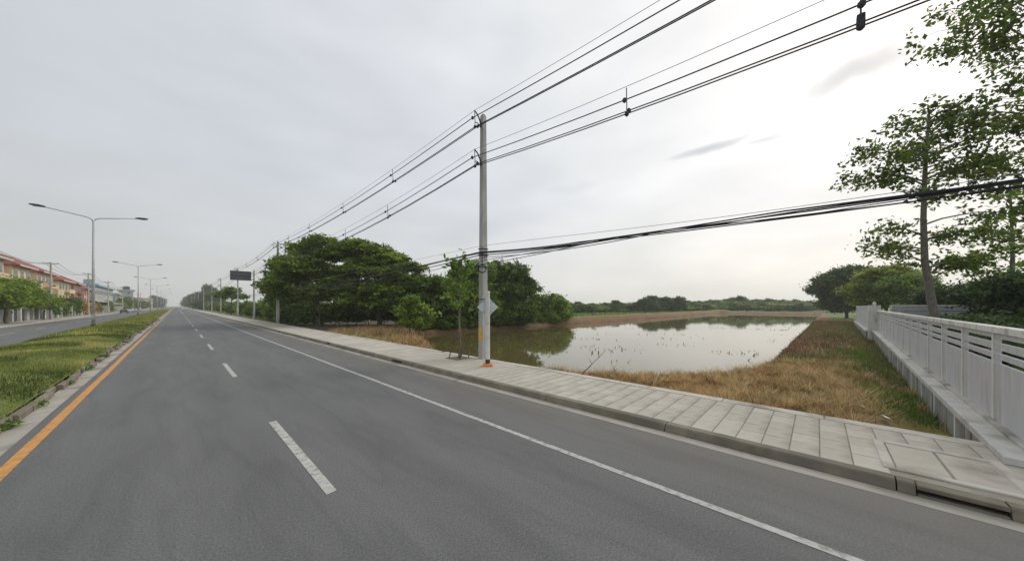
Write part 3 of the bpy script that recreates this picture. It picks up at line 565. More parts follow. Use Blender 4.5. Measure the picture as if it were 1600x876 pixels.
tree('roadside_tree', (10.6, 118, 0), 'lone small tree with open crown rising above the hedge between two far poles', [(0, 0, 6.8, 2.0, 2.0, 1.0), (-1.8, 1, 5.6, 2.0, 2.0, .9), (1.5, -1, 5.2, 1.9, 1.9, .8)], 'leaf_mid', .5, 20, 34, .7, 4.4, .14)
FT = [leaves_mesh('far_crown', *blob_clumps(bl, 22, .9), 26, .7, .8, .7) for bl in ([(-3.5, 0, 3.4, 3.4, 3, 2.6), (2.6, 0, 4.4, 3.4, 3, 3.2), (-.4, 1, 7.4, 2.2, 2.2, 1.7), (1.8, 1, 6.4, 1.8, 2, 1.6), (0, -1, 2.2, 6, 3, 2.2)],
      [(0, 0, 4, 4.2, 3.6, 3.4), (-3, 0, 3.2, 2.6, 2.6, 2.6), (3, 0, 3.4, 2.8, 2.6, 2.8), (.5, 0, 6.8, 2.8, 2.8, 1.8)], [(-2, 0, 5.4, 2.8, 2.8, 3.0), (1.8, 0, 6.2, 2.4, 2.4, 3.2), (0, 0, 2.8, 4.4, 3.2, 2.6), (3.4, 0, 3.2, 2, 2, 2.4)])]
for me in FT: me.materials.append(M['leaf_far'])
FTR = MB().tube([(0, 0, -.5), (.1, 0, 3), (0, .1, 6)], [.3, .22, .1], 6).mesh('far_trunk'); FTR.materials.append(M['bark'])
def far_tree(x, y, s, sz, i, label, group, name='distant_tree'):
    e = empty(name, (x, y, -.2), label, 'tree', group, rz=i*2.1); e.scale = (s, s, sz)
    link('crown', FT[i % 3], None, e); link('trunk', FTR, None, e)
for i, (x, y, s) in enumerate([(16, 290, 1.2), (20, 330, 1.3), (17, 380, 1.5), (22, 440, 1.7), (15, 520, 1.9), (24, 610, 2.2), (-20, 640, 1.8), (14, 700, 2.0)]):
    far_tree(x, y, s, s*(1.0 if i != 3 else 1.5), i, ('nearest' if i == 0 else ords[i]+' nearest')+' of the hazy trees gathered at the far end of the road', 'hazy trees at the end of the road')
# far side of the pond
for i, (px, d, sx, sz) in enumerate(((896, 140, 2.6, 1.0), (915, 168, 3.0, 1.1), (938, 150, 2.4, .9), (972, 168, 3.2, 1.2), (998, 158, 2.4, 1.3), (1068, 166, 3.0, 1.2), (1085, 190, 3.0, 1.5), (1100, 180, 2.8, 1.3), (1132, 182, 3.0, 1.5), (1160, 184, 3.2, 1.5), (1188, 181, 3.2, 1.4), (1218, 179, 3.2, 1.5), (1245, 178, 3.0, 1.4), (1268, 178, 3.0, 1.5))):
    o = link('scrub', hb[(i+1) % 3], None); q_ = at_px(px, d); o.location = (q_[0], q_[1], -.3); o.scale = (sx*1.5, sx*1.5, sz); o.rotation_euler.z = i*1.3; tag(o, ('leftmost' if i == 0 else ords[i]+' from the left')+' of the low scrub clumps in front of the far tree line', 'bush', 'low scrub below the far tree line')
row = [(905, 150, .55), (925, 158, .5), (945, 160, .5), (964, 150, .62), (985, 165, .5), (1006, 148, .72), (1022, 150, .86), (1040, 152, .84), (1058, 152, .80), (1075, 175, .66), (1092, 185, .68), (1108, 185, .70), (1124, 188, .72), (1140, 188, .85),
       (1152, 190, .95), (1166, 190, .80), (1182, 188, .80), (1196, 186, .78), (1210, 186, .74), (1224, 184, .76), (1238, 184, .72), (1252, 182, .66), (1266, 182, .62), (892, 170, .5), (1115, 176, .45), (1045, 172, .6)]
for i, (px, d, s) in enumerate(row):
    x, y = at_px(px, d); n = sum(1 for r_ in row if r_[0] < px)
    far_tree(x, y, s*1.15, s*.95, i, ('leftmost' if n == 0 else ords[n]+' from the left')+' of the dark trees lining the horizon beyond the pond', 'far tree line beyond the pond')
tree('dead_tree', T(928, 100), 'small dead tree stump standing on the left bank, mirrored in the pond', [vb(0, 0, 2.8, .7, .4)], 'leaf_dark', .3, 10, 30, .5, 2.6, .22, bark='bark')
bx = T(1137, 168); o = link('field_bush', hb[0], None); o.location = bx; o.scale = (2.2, 1.6, 1.3); tag(o, 'pale green low bush at the far left bank in front of the dark tree line', 'bush')
# -- right side trees behind the fence
tree('broad_tree', T(1322, 78), 'dark blue-green tree at the far end of the white fence, nearest the pond',
     [vb(-5.0, 0, 7.2, 3.0, 2.6), vb(-1.5, 0, 9.0, 3.6, 2.8), vb(2.5, 0, 9.6, 3.6, 2.6), vb(-3.2, -2, 4.0, 3.6, 3.0), vb(1.0, -2, 4.6, 4.2, 3.4), vb(5.2, 0, 6.0, 3.2, 3.2)], 'leaf_far', .55, 34, 40, 1.1, 4, .35)
x, y = at_px(1385, 55)
tree('broad_tree', (x, y, 0), 'yellow-green feathery tree above the far corner of the white fence',
     [vb(-4.0, 0, 5.2, 2.4, 1.5), vb(-1.6, 0, 7.6, 2.3, 1.5), vb(1.0, 0, 8.2, 2.4, 1.5), vb(-.5, -1, 5.4, 3.0, 1.6), vb(3.4, 0, 7.0, 2.4, 1.6), vb(-2.6, -1, 3.4, 2.6, 1.4), vb(2.4, -1, 4.4, 3.0, 1.9)], 'leaf_yellow', .42, 34, 44, .85, 3.2, .28, flat=.4, up=1.2)
tree('broad_tree', T(1418, 50), 'dark tree between the yellow-green tree and the leaning slender trunk', [vb(-1, 0, 5.8, 2.2, 1.8), vb(1.4, 0, 6.0, 2.2, 1.6), vb(0, -1, 3.6, 3.0, 2.0)], 'leaf_mid', .38, 34, 46, .8, 3, .22)
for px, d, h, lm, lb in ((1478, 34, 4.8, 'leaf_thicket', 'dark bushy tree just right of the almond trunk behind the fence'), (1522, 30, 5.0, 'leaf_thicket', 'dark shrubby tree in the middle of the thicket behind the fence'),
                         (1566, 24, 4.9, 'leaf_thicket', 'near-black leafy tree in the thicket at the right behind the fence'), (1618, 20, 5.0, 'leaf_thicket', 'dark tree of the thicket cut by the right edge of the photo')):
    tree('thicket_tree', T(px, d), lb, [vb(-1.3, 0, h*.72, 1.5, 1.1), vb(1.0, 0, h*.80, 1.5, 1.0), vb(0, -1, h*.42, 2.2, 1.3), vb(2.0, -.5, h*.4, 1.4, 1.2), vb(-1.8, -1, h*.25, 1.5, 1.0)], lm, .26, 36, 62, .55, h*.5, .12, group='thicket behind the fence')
for i, (x_, y_, lb) in enumerate(((12.2, -4.6, 'nearest'), (15.0, -4.9, 'second'), (18.0, -5.0, 'third'), (21.2, -5.2, 'fourth'), (24.6, -5.4, 'fifth'), (28.2, -5.6, 'sixth'))):
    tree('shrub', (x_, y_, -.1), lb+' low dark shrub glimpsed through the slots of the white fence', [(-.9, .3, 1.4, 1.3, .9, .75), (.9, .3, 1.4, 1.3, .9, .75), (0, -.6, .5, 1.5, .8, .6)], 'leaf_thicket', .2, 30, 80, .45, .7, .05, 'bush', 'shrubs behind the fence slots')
# almond tree with tiered branches
def almond(loc, label, pts, tiers, r0, size=.22, lm='leaf_almond'):
    root = empty('almond_tree', loc, label, 'tree', 'tiered trees behind the fence'); b = MB()
    b.tube(pts, [r0*(1-.8*i/(len(pts)-1)) for i in range(len(pts))], 9)
    C = []
    for (z, lat, dep, dz, w_) in tiers:
        zs = [p[2] for p in pts]; k = max(0, min(len(pts)-2, sum(1 for q in zs if q < z)-1)); t = (z-zs[k])/(zs[k+1]-zs[k]) if zs[k+1] != zs[k] else 0
        p0 = Vector(pts[k]).lerp(Vector(pts[k+1]), min(1, max(0, t))); lat = lat*(.87 if lat < 0 else 1); p1 = p0+LATV*lat+DEPV*dep+Vector((0, 0, dz))
        L = (p1-p0).length; pp = limb(b, p0, p1, r0*.22, r0*.05, 5, .07, 5)
        side = (p1-p0).cross(Vector((0, 0, 1))).normalized()
        n = int(L*8.5*w_)
        for q in range(n):
            s = RNG.uniform(.22, 1.05)**.8; o = side*RNG.normal()*(.16+.30*s*L*.35)*w_; P = p0.lerp(p1, s)+o+Vector((0, 0, .12*math.sin(s*3)*L*.5+RNG.normal()*.21))
            C.append(P)
            if q % 4 == 0: limb(b, p0.lerp(p1, max(0, s-.12))+Vector((0, 0, .1)), P, r0*.06, r0*.03, 2, .05, 3)
    b.build('trunk', M['bark_grey'], root, True); C = np.array([tuple(c) for c in C])
    link('crown', leaves_mesh('almond', C, np.full(len(C), .38)*(.7+.6*RNG.random(len(C))), 9, size, .8, .6, .55), M[lm], root); return root
x, y = at_px(1461, 17)
def lp(l, z, dep=0): v = LATV*l+DEPV*dep; return (v.x, v.y, z)
almond((x, y, 0), 'tall slender tree with tiered branches leaning over the white fence',
       [lp(.25, -.3), lp(.05, 1.6), lp(-.25, 3.2), lp(-.55, 5.0), lp(-.62, 7.2), lp(-.55, 9.4), lp(-.42, 11.4), lp(-.30, 13.0)],
       [(4.9, -2.6, 0, .5, 1.0), (5.3, -3.0, .5, .55, .9), (4.6, 2.6, -.5, .1, 1.1), (4.5, 3.2, .8, .4, 1.2), (6.3, -3.3, 0, .2, 1.1), (6.0, 2.8, .5, .3, 1.2), (6.1, 4.2, -.5, .0, 1.1), (5.6, .5, 2.4, .2, 1), (6.9, 2.0, -2, 0, .9),
        (8.6, -1.9, -1, -.5, 1.1), (9.0, -3.9, -.4, .2, 1.3), (9.2, -4.2, .8, 0.2, 1.3), (9.6, -2.6, -1.6, .5, 1.5), (9.3, 2.2, -1.2, .4, 1.4), (9.5, 3.4, .6, .3, 1.6), (9.9, 4.6, 0, .2, 1.5), (10.2, -3.6, .5, .9, 1.3), (10.4, 2.8, -1.5, .7, 1.5), (10.6, -1.6, 1.6, .8, 1.4),
        (10.7, 1.3, 2.0, .7, 1.5), (11.0, -2.3, -.8, .8, 1.3), (11.3, 2.4, .5, .6, 1.4), (11.6, 4.2, -.4, .4, 1.2), (8.5, 2.6, 1.4, .2, 1.0), (8.2, 4.5, -1, .2, 1.0), (12.2, 1.4, 0, .4, .9), (12.0, -1.6, .6, .6, 1.2), (12.5, 1.2, -.6, .5, 1.2), (12.6, -.8, -.5, .3, 1.2), (12.3, 2.6, .4, .4, 1.1)], .21)
x, y = at_px(1645, 15)
almond((x, y, 0), 'second tiered tree at the right edge whose high branches enter the top right corner',
       [lp(.3, -.3), lp(.1, 3), lp(0, 6), lp(-.1, 9), lp(-.2, 12), lp(-.3, 15), lp(-.3, 18)],
       [(11.2, -4.2, 0, .1, .7), (11.6, -4.8, -1.2, .2, .65), (12.2, -3.6, -1.5, .4, .7), (11.8, -3.4, 1.2, .3, .7), (10.6, -3.0, -.6, .2, .6), (14.2, -5.6, 0, .3, 1.0), (14.6, -6.0, -.5, .6, 1.0), (15.4, -5.2, -1.4, .4, 1.0), (15.0, -4.4, 1.4, .6, .9), (16.0, -5.6, .3, .5, .9), (15.8, -3.4, -2, .6, .8), (13.6, -3.2, 0, .3, .9),
        (9.2, -2.6, -1, .2, 1.2), (8.7, -3.2, .5, .2, 1.1), (8.0, -2.0, -1, .2, 1.0), (7.0, -2.2, 0, .2, .9), (13, 2.5, 0, .3, 1), (15, 3, 0, .3, 1)], .2, .22)
x, y = at_px(1580, 22)
almond((x, y, 0), 'thinner tiered tree low at the right, rising from the dark thicket behind the fence',
       [lp(.1, -.3), lp(0, 3), lp(.1, 6), lp(0, 9.0), lp(-.1, 11)],
       [(4.5, -3, 0, .3, 1.3), (5.1, 2.8, 0, .3, 1.3), (5.6, -3.2, 1, .3, 1.3), (6.2, -2.8, -1, .4, 1.3), (6.4, 2.8, 0, .4, 1.3), (7.2, -2.6, 0, .5, 1.3), (7.6, 2.5, 0, .4, 1.2), (8.4, -2.1, 0, .5, 1.2), (9, 1.8, 0, .5, 1.2), (9.7, -1.6, 0, .5, 1.1), (10.2, 1.2, 0, .4, 1), (4.2, -2.4, -1, 0, 1.4), (3.8, 2.4, -1, 0, 1.4)], .17, .26, 'leaf_mid')
# -- staked sapling on the pavement
x, y = 9.25, 12.25
sap = empty('sapling', (x, y, .14), 'thin staked sapling with big light green leaves planted in the pavement beside the pole', 'tree')
b = MB(); b.tube([(0, 0, -.1), (.03, .02, .8), (-.02, 0, 1.8), (.05, .02, 2.9), (.10, 0, 3.8), (.12, -.03, 4.6)], [.075, .055, .045, .035, .025, .012], 7)
C = []
for k in range(30):
    z = 2.45+2.35*(k/30)+random.uniform(-.1, .1); a = random.uniform(0, 6.28); L = random.uniform(.3, 1.0)*(1.1-.4*k/30)
    p0 = (.05+.02*z/4, 0, z-.25); p1 = (math.cos(a)*L, math.sin(a)*L, z+random.uniform(-.1, .35)); limb(b, p0, p1, .016, .006, 3, .1, 4)
    for q in range(4): t = random.uniform(.5, 1.05); C.append([p0[i]+(p1[i]-p0[i])*t for i in range(3)])
b.build('trunk', M['bark_grey'], sap, True); link('crown', leaves_mesh('sapling', np.array(C), np.full(len(C), .26), 4, .25, .8, .5, .5), M['leaf_mid'], sap)
sup = empty('tree_support', (x, y, .15), 'four splayed wooden stakes with a cross bar holding up the sapling', 'tree stakes')
for (sx, sy) in ((-.42, .28), (.34, .30), (-.25, -.32), (.38, -.25)):
    MB().tube([(sx, sy, -.05), (sx*.35, sy*.35, 1.25)], .026, 6).build('stake', M['stake'], sup)
MB().tube([(-.45, .32, .95), (.42, -.3, .97)], .02, 6).build('cross_bar', M['stake'], sup); MB().tube([(-.35, -.28, 1.02), (.38, .3, 1.0)], .02, 6).build('cross_bar', M['stake'], sup)
MB().tube([(-.75, .4, .33), (-.1, .15, .35)], .02, 5).build('cross_bar', M['stake'], sup)
MB().box(x-.5, x+.5, y-.5, y+.5, .10, .156).build('planting_pit', mat('pit_soil', (.10, .085, .06), (.2, .17, .13), 6, .95, .5), slab)

# ------------------------------------------------------------------ white fence on the right
FA = math.atan(-.045)
def fence(loc, ang, length, spacing, H, label, ledge=True, slots=True, planks=True, z0=.28):
    root = empty('white_fence', loc, label, 'fence', None, ang)
    n = int(round(length/spacing)); post = MB().box(-.05, .05, -.05, .05, z0, H-.02).mesh('post')
    sp = spacing-.11
    panel = MB().box(.055, .055+sp, -.025, .025, z0+.02, 1.47).mesh('panel'); bars = [(1.56, 1.66), (1.74, 1.87), (1.965, H-.125)]
    bar = [MB().box(.055, .055+sp, -.03, .03, a, b2).mesh('slat') for a, b2 in bars]
    full = MB().box(.055, .055+sp, -.025, .025, z0+.02, H-.12).mesh('panel')
    for i in range(n+1):
        o = link('post', post, M['white_fence'], root); o.location.x = i*spacing
        if i == n: break
        if slots:
            o = link('panel', panel, M['fence_panel'], root); o.location.x = i*spacing
            for bm_ in bar: o = link('slat', bm_, M['fence_panel'], root); o.location.x = i*spacing
        else: o = link('panel', full, M['fence_panel'], root); o.location.x = i*spacing
        MB().box(i*spacing-.05, (i+1)*spacing-.053, -.07, .095, H-.12, H, .008).build('top_rail', M['white_fence'], root)
    MB().box(-.05, length+.05, -.06, .12, z0-.02, z0+.05, .01).build('base_strip', M['border'], root)
    if ledge:
        x_ = -.05
        while x_ < length:
            l = 1.1 if x_ < 0 and slots else 5.0; MB().box(x_, min(length, x_+l)-.015, -.20, .40, .16 if l < 2 else .13, z0-.01, .012).build('ledge_beam', M['ledge'], root); x_ += l
    if planks:
        k = 0; x_ = 1.12 if slots else .35
        while x_ < length-.5:
            w_ = random.uniform(.42, .62)
            if k % 5 == 4: MB().box(x_, x_+.13, .12, .37, -1.2, .126).build('pier', M['white_fence'], root); x_ += .13+random.uniform(.02, .05)
            else: MB().box(x_, x_+w_, .20+random.uniform(0, .04), .31+random.uniform(0, .03), -1.2, .128).build('plank', M['plank'], root); x_ += w_+random.choice([.02, .03, .09])
            k += 1
        MB().box(1.12 if slots else 0, length, -.10, .16, -1.2, .124).build('backing', M['dark'], root)
    return root
fence((8.9, fence_y(8.9), 0), FA, 37.5, 2.5, 2.20, 'long white concrete fence with slotted panels on a raised ledge beside the dry grass')
fence((46.6, fence_y(46.6)+.45, 0), R(-1.6), 30, 3.0, 2.62, 'taller plain far stretch of the white fence running on beyond the corner pillar', slots=False)
cp = empty('fence_pillar', (46.45, fence_y(46.4)+.25, 0), 'square white corner pillar with a small ball lamp where the two fences meet', 'pillar')
MB().box(-.28, .28, -.4, .4, -1.2, 2.68, .02).build('shaft', M['white_fence'], cp); MB().tube([(0, 0, 2.68), (0, 0, 2.78), (0, 0, 2.9), (0, 0, 3.0)], [.05, .14, .14, .04], 8).build('lamp_globe', M['whitepaint'], cp)
bk = empty('inner_fence', (46.45, -4.9, 0), 'inner fence with grey louvre panels in white frames seen over the top rail', 'fence')
for i in range(8):
    y1 = -i*2.6
    MB().box(-.06, .06, y1-.12, y1, 0, 2.7).build('post', M['white_fence'], bk)
    MB().box(-.05, .05, y1-2.6, y1-.12, 2.58, 2.70).build('top_rail', M['white_fence'] if i < 2 else M['galv'], bk)
    for k in range(5): MB().box(-.03, .03, y1-2.6, y1-.12, .5+k*.42, .86+k*.42).build('louvre', M['galv'], bk)

# ------------------------------------------------------------------ pole line
PX = 9.95
def pole_bracket(b, z, right=False):
    # curved arm reaching over the road with a hanging spacer rod
    b.tube([(-.14, 0, z-.35), (-.2, 0, z-.1), (-.34, 0, z+.12), (-.50, 0, z+.22), (-.53, 0, z+.25)], [.035, .035, .03, .03, .03], 6)
    b.tube([(-.52, 0, z+.22), (-.50, 0, z-.22), (-.50, 0, z-.50)], .018, 5)
    b.tube([(-.50, 0, z-.30), (-.36, 0, z-.26), (-.14, 0, z-.42)], .022, 5)
def insulator(b, x, y, z): b.tube([(x, y, z-.07), (x, y, z-.03), (x, y, z+.03), (x, y, z+.07)], [.03, .065, .065, .03], 8)
POLES = [(-29, 11.2), (11.36, 11.5), (55.3, 11.7), (98, 11.4), (139, 11.4), (176, 11.4), (231, 11.4), (290, 11.4), (350, 11.4), (414, 11.4)]
CIR = [(11.3, [(-.64, -.15), (-.50, -.50), (-.34, -.42)], .22), (9.52, [(-.66, -.18), (-.36, -.36), (-.50, -.52)], .22)]
plab = ['concrete pole behind the camera', 'tall square concrete utility pole beside the staked sapling at the pond corner', 'second concrete pole with a cross arm standing in front of the big trees',
        'concrete pole just left of the overhead sign board', 'concrete pole next after the sign, left of the lone roadside tree', 'sixth concrete pole, a thin pale line above the hedge', 'seventh concrete pole far down the pavement', 'eighth concrete pole, faint in the haze', 'ninth concrete pole, very faint in the haze', 'last tiny concrete pole before the vanishing point']
for i, (py, top) in enumerate(POLES):
    if i == 0: continue
    root = empty('utility_pole', (PX, py, 0), plab[i], 'utility pole', 'concrete poles along the pavement')
    b = MB(); n = 4
    for zz, hw in ((-.2, .175), (0.15, .172), (top, .105)): b.v += [(-hw, -hw*.9, zz), (hw, -hw*.9, zz), (hw, hw*.9, zz), (-hw, hw*.9, zz)]
    for r_ in range(2):
        for k in range(4): b.f.append((r_*4+k, r_*4+(k+1) % 4, r_*4+4+(k+1) % 4, r_*4+4+k))
    b.f.append((8, 9, 10, 11)); b.build('shaft', M['pole'], root)
    MB().tube([(0, 0, top), (0, 0, top+.06), (0, 0, top+.1)], [.11, .09, .03], 8).build('cap', M['pole'], root)
    for z, cond, _ in CIR:
        b = MB(); pole_bracket(b, z); br = b.build('bracket', M['iron'], root)
        for dx, dz in cond: bb = MB(); insulator(bb, dx, 0, z+dz); bb.build('insulator', M['iron'], br)
    if i == 2:
        MB().box(-.1, 2.6, -.06, .06, 11.35, 11.47).build('cross_arm', M['pole'], root); MB().tube([(.1, 0, 10.6), (1.0, 0, 11.35)], .03, 5).build('arm_brace', M['iron'], root)
        for q in (.9, 1.7, 2.4): bb = MB(); insulator(bb, q, 0, 11.55); bb.build('insulator', M['iron'], root)
    if i == 1:
        MB().box(-.178 if i == 1 else -.2, -.172 if i == 1 else .2, -.10 if i == 1 else -.20, .10 if i == 1 else .2, .95 if i == 1 else 1.2, 1.68 if i == 1 else 2.6).build('yellow_plaque' if i == 1 else 'yellow_band', M['plaque'], root)
    if i > 2: MB().box(-.176, .176, -.162, .162, 1.0, 2.2).build('yellow_band', mat('faded_yellow', (.55, .50, .32), (.6, .56, .4), 3, .8), root) if i < 5 else None
    MB().box(-.185, .185, -.175, .175, 4.95, 5.01).build('steel_band', M['iron'], root)
    if i == 1:
        for zz in (4.4, 5.25, 2.9): MB().box(-.172, .172, -.165, .165, zz, zz+.035).build('steel_band', M['iron'], root)
def sagline(pts, sag, n=14):
    out = []
    for (a, b2) in zip(pts[:-1], pts[1:]):
        L = (Vector(b2)-Vector(a)).length; s = sag*(L/41)**1.2
        for k in range(n): t = k/n; p = Vector(a).lerp(Vector(b2), t); p.z -= 4*s*t*(1-t); out.append(p)
    out.append(Vector(pts[-1])); return out
CN = ['left', 'lower', 'right']
for ci, (z, cond, _) in enumerate(CIR):
    sag = (.55, 1.0)[ci]; zoff = [t-11.5 for _, t in POLES]
    for k, (dx, dz) in enumerate(cond):
        P = sagline([(PX+dx, py, z+dz) for py, _ in POLES], sag)
        o = MB().tube(P, .019, 6).build('power_cable', M['cable']); tag(o, f"{['upper', 'lower'][ci]} circuit power cable, {['top', ['bottom', 'middle'][ci], ['middle', 'bottom'][ci]][k]} one of its three thick black cables", 'power cable', 'thick black power cables')
    P = sagline([(PX-.52, py, z+.24) for py, _ in POLES], sag*.9)
    o = MB().tube(P, .008, 4).build('messenger_wire', M['wire']); tag(o, f"thin grey messenger wire above the {['upper', 'lower'][ci]} circuit cables", 'wire', 'thin messenger wires')
# spacers hanging on the cables
def on_line(y, z, sag):
    for (a, _), (b2, _) in zip(POLES[:-1], POLES[1:]):
        if a <= y <= b2: t = (y-a)/(b2-a); return z-4*sag*((b2-a)/41)**1.2*t*(1-t)
SPC = [(0, 19.4, 'just left of the tall pole, upper circuit'), (0, 28.1, 'second left of the tall pole, upper circuit'), (0, 37.6, 'third left of the tall pole, upper circuit'), (0, 46.5, 'upper circuit just before the second pole'),
       (0, 68, 'upper circuit first past the second pole'), (0, 80, 'upper circuit second past the second pole'),
       (1, 4.2, 'lower circuit right of the tall pole'), (1, -.62, 'lower circuit at the top edge of the photo, largest and nearest'), (1, 20.1, 'lower circuit first left of the tall pole'), (1, 27.6, 'lower circuit above the big trees')]
for ci, y, lb in SPC:
    z, cond, _ = CIR[ci]; sag = (.55, 1.0)[ci]; dz0 = on_line(y, 0, sag)
    root = empty('cable_spacer', (PX, y, z+dz0), 'spacer on the '+lb, 'cable spacer', 'cable spacers on the power lines')
    MB().tube([(-.52, 0, .26), (-.52, 0, .0), (-.50, 0, -.25), (-.50, 0, -.52)], .016, 5).build('rod', M['iron'], root)
    MB().tube([(-.50, 0, -.38), (-.36, 0, -.40)], .016, 5).build('arm', M['iron'], root)
    for dx, dz in cond: b = MB(); insulator(b, dx, 0, dz); b.build('clamp', M['iron'], root)
    if y == -.62: MB().box(-.56, -.40, -.06, .06, -.50, -.27, .03).build('joint_box', M['iron'], root)
# telephone and data cables lashed between the poles at about five metres
COMM = [(5.38, .10, .006, 'wire', 0), (5.12, .42, .017, 'cable', .02), (5.08, .50, .015, 'cable', -.03), (5.0, .62, .012, 'cable', .05), (4.93, .55, .010, 'cable', -.06), (4.85, .75, .012, 'cable', .08), (5.05, .36, .014, 'cable', -.02)]
CL = ['thin straight upper wire of the low cable bundle', 'topmost thick black cable of the low bundle crossing the almond tree', 'second thick black cable of the low bundle', 'middle slack cable of the low bundle', 'thin slack cable of the low bundle', 'lowest most sagging cable of the low bundle right of the pole', 'thick cable wound closely along the top of the low bundle']
for q, ((z, sag, r_, mm, dx), lb) in enumerate(zip(COMM, CL)):
    left = sagline([(PX-.2+dx, py, z+(0 if i < 2 else .1)) for i, (py, _) in enumerate(POLES[1:7])], sag, 16)
    zk = 4.86-.018*q+.01*math.sin(q*2.3); yk = (.5, 5.5, 5.2, 4.2, 4.8, 3.2, 5.0)[q]   # where it is lashed into the bundle
    near = []
    for k in range(15):
        t = k/14; y_ = -29+(yk+29)*t; u = (yk-y_)/(yk+29)
        near.append(Vector((PX-.2+dx*.25, y_, zk+.035*math.sin(y_*.8+q)*(q % 3 > 0)-.9*u*(1-u)+.25*u-.012*q*min(1, u*8))))
    join = []
    for k in range(1, 10):
        t = k/10; e = t*t*(3-2*t)*.35+t*.65; join.append(Vector((PX-.2+dx*(.25+.75*t), yk+(11.36-yk)*t, zk+(z-zk)*e-sag*.35*4*t*(1-t)*.5)))
    P = near+join+left
    P = [Vector((p.x+.02*math.sin(p.y*.9+z*7), p.y, p.z)) if r_ > .008 else p for p in P]
    o = MB().tube(P, r_*1.15, 5).build('data_cable', M[mm]); tag(o, lb, 'cable', 'low data cables between the poles')
# slack loops gathered into the bundle to the right of the pole
for j, (za, ye, dip, lb) in enumerate(((4.72, 3.6, .02, 'short slack loop leaving the pole below the bundle and joining it to the right'), (4.55, 5.4, .05, 'lowest black loop from the pole that curves up into the cable bundle'))):
    A = Vector((PX-.18, 11.3, za)); B = Vector((PX-.2, ye, 4.80)); P = []
    for k in range(13): t = k/12; p = A.lerp(B, t); p.z -= dip*4*t*(1-t)+.02; P.append(p)
    tag(MB().tube(P, .014, 5).build('cable_loop', M['cable']), lb, 'cable', 'slack cable loops at the pole')
coil = empty('cable_coil', (PX-.22, 11.18, 4.32), 'small round coil of black cable hung on the tall pole', 'cable coil'); cx_ = MB()
for rr in (.19, .165): cx_.tube([(LATV*math.cos(t)*rr+Vector((0, 0, math.sin(t)*rr))) for t in np.linspace(0, 2*math.pi, 22)], .014, 5)
cx_.build('ring', M['cable'], coil); MB().tube([(0, 0, .18), (.05, .05, .62)], .012, 5).build('tie', M['cable'], coil)
sb_ = empty('splice_box', (PX-.2, 9.9, 4.52), 'small pale splice box dangling from the cables right of the pole', 'splice box'); MB().box(-.04, .04, -.05, .05, -.15, .12, .01).build('case', M['whitepaint'], sb_); MB().tube([(0, 0, .12), (0, 0, .28)], .008, 4).build('hanger', M['iron'], sb_)

# ------------------------------------------------------------------ diamond sign post in front of the pole
sp_ = empty('sign_post', (8.78, 9.75, .14), 'white round post with a grey diamond sign back and orange foot', 'sign post', rz=-R(42))
MB().tube([(0, 0, 0), (0, 0, 3.05), (0, 0, 3.07)], [.095, .09, .05], 12).build('post', M['whitepaint'], sp_, False)
MB().tube([(0, 0, .13), (0, 0, .30)], .0985, 12).build('black_band', M['iron'], sp_)
MB().box(-.20, .20, -.17, .17, 0, .13, .02).build('orange_foot', M['orange'], sp_)
pl = MB(); r_ = .43; pl.prism([(0, 2.42-r_), (r_, 2.42), (0, 2.42+r_), (-r_, 2.42)], 'y', .10, .115).build('diamond_plate', M['signback'], sp_)
for zz in (2.2, 2.62): MB().box(-.22, .22, .085, .10, zz, zz+.03).build('mount_strap', M['galv'], sp_)

# ------------------------------------------------------------------ overhead sign board on a cantilever pole
osn = empty('overhead_sign', (10.2, 77.2, 0), 'dark grey back of an overhead road sign held by a steel pole', 'road sign', 'overhead road sign')
MB().tube([(0, 0, -.1), (0, 0, 9.4)], [.16, .13], 10).build('pole', M['galv'], osn); MB().box(-.25, .25, -.25, .25, -.1, .25).build('foot', M['gutter'], osn)
for zz in (7.6, 8.75): MB().tube([(0, 0, zz), (-3.0, 0, zz)], .07, 6).build('arm', M['galv'], osn)
bd = MB().box(-3.45, -.44, -.20, -.14, 7.35, 9.05).build('board', mat('dark_sign_back', (.075, .085, .095), (.10, .11, .12), 2, .6), osn)
for k in range(3): MB().box(-3.47, -.42, -.25, -.202, 7.4+k*.76, 7.48+k*.76).build('stiffener', M['galv'] if k == 9 else M['iron'], osn)
dk = empty('dark_post', (24, 90, 0), 'dark bare mast rising above the hedge behind the overhead sign', 'post'); MB().tube([(0, 0, -.3), (.1, 0, 9.4)], [.22, .18], 8).build('mast', M['bark'], dk); MB().box(-1, 0, -.1, .1, 5.3, 5.5).build('stub', M['bark'], dk)

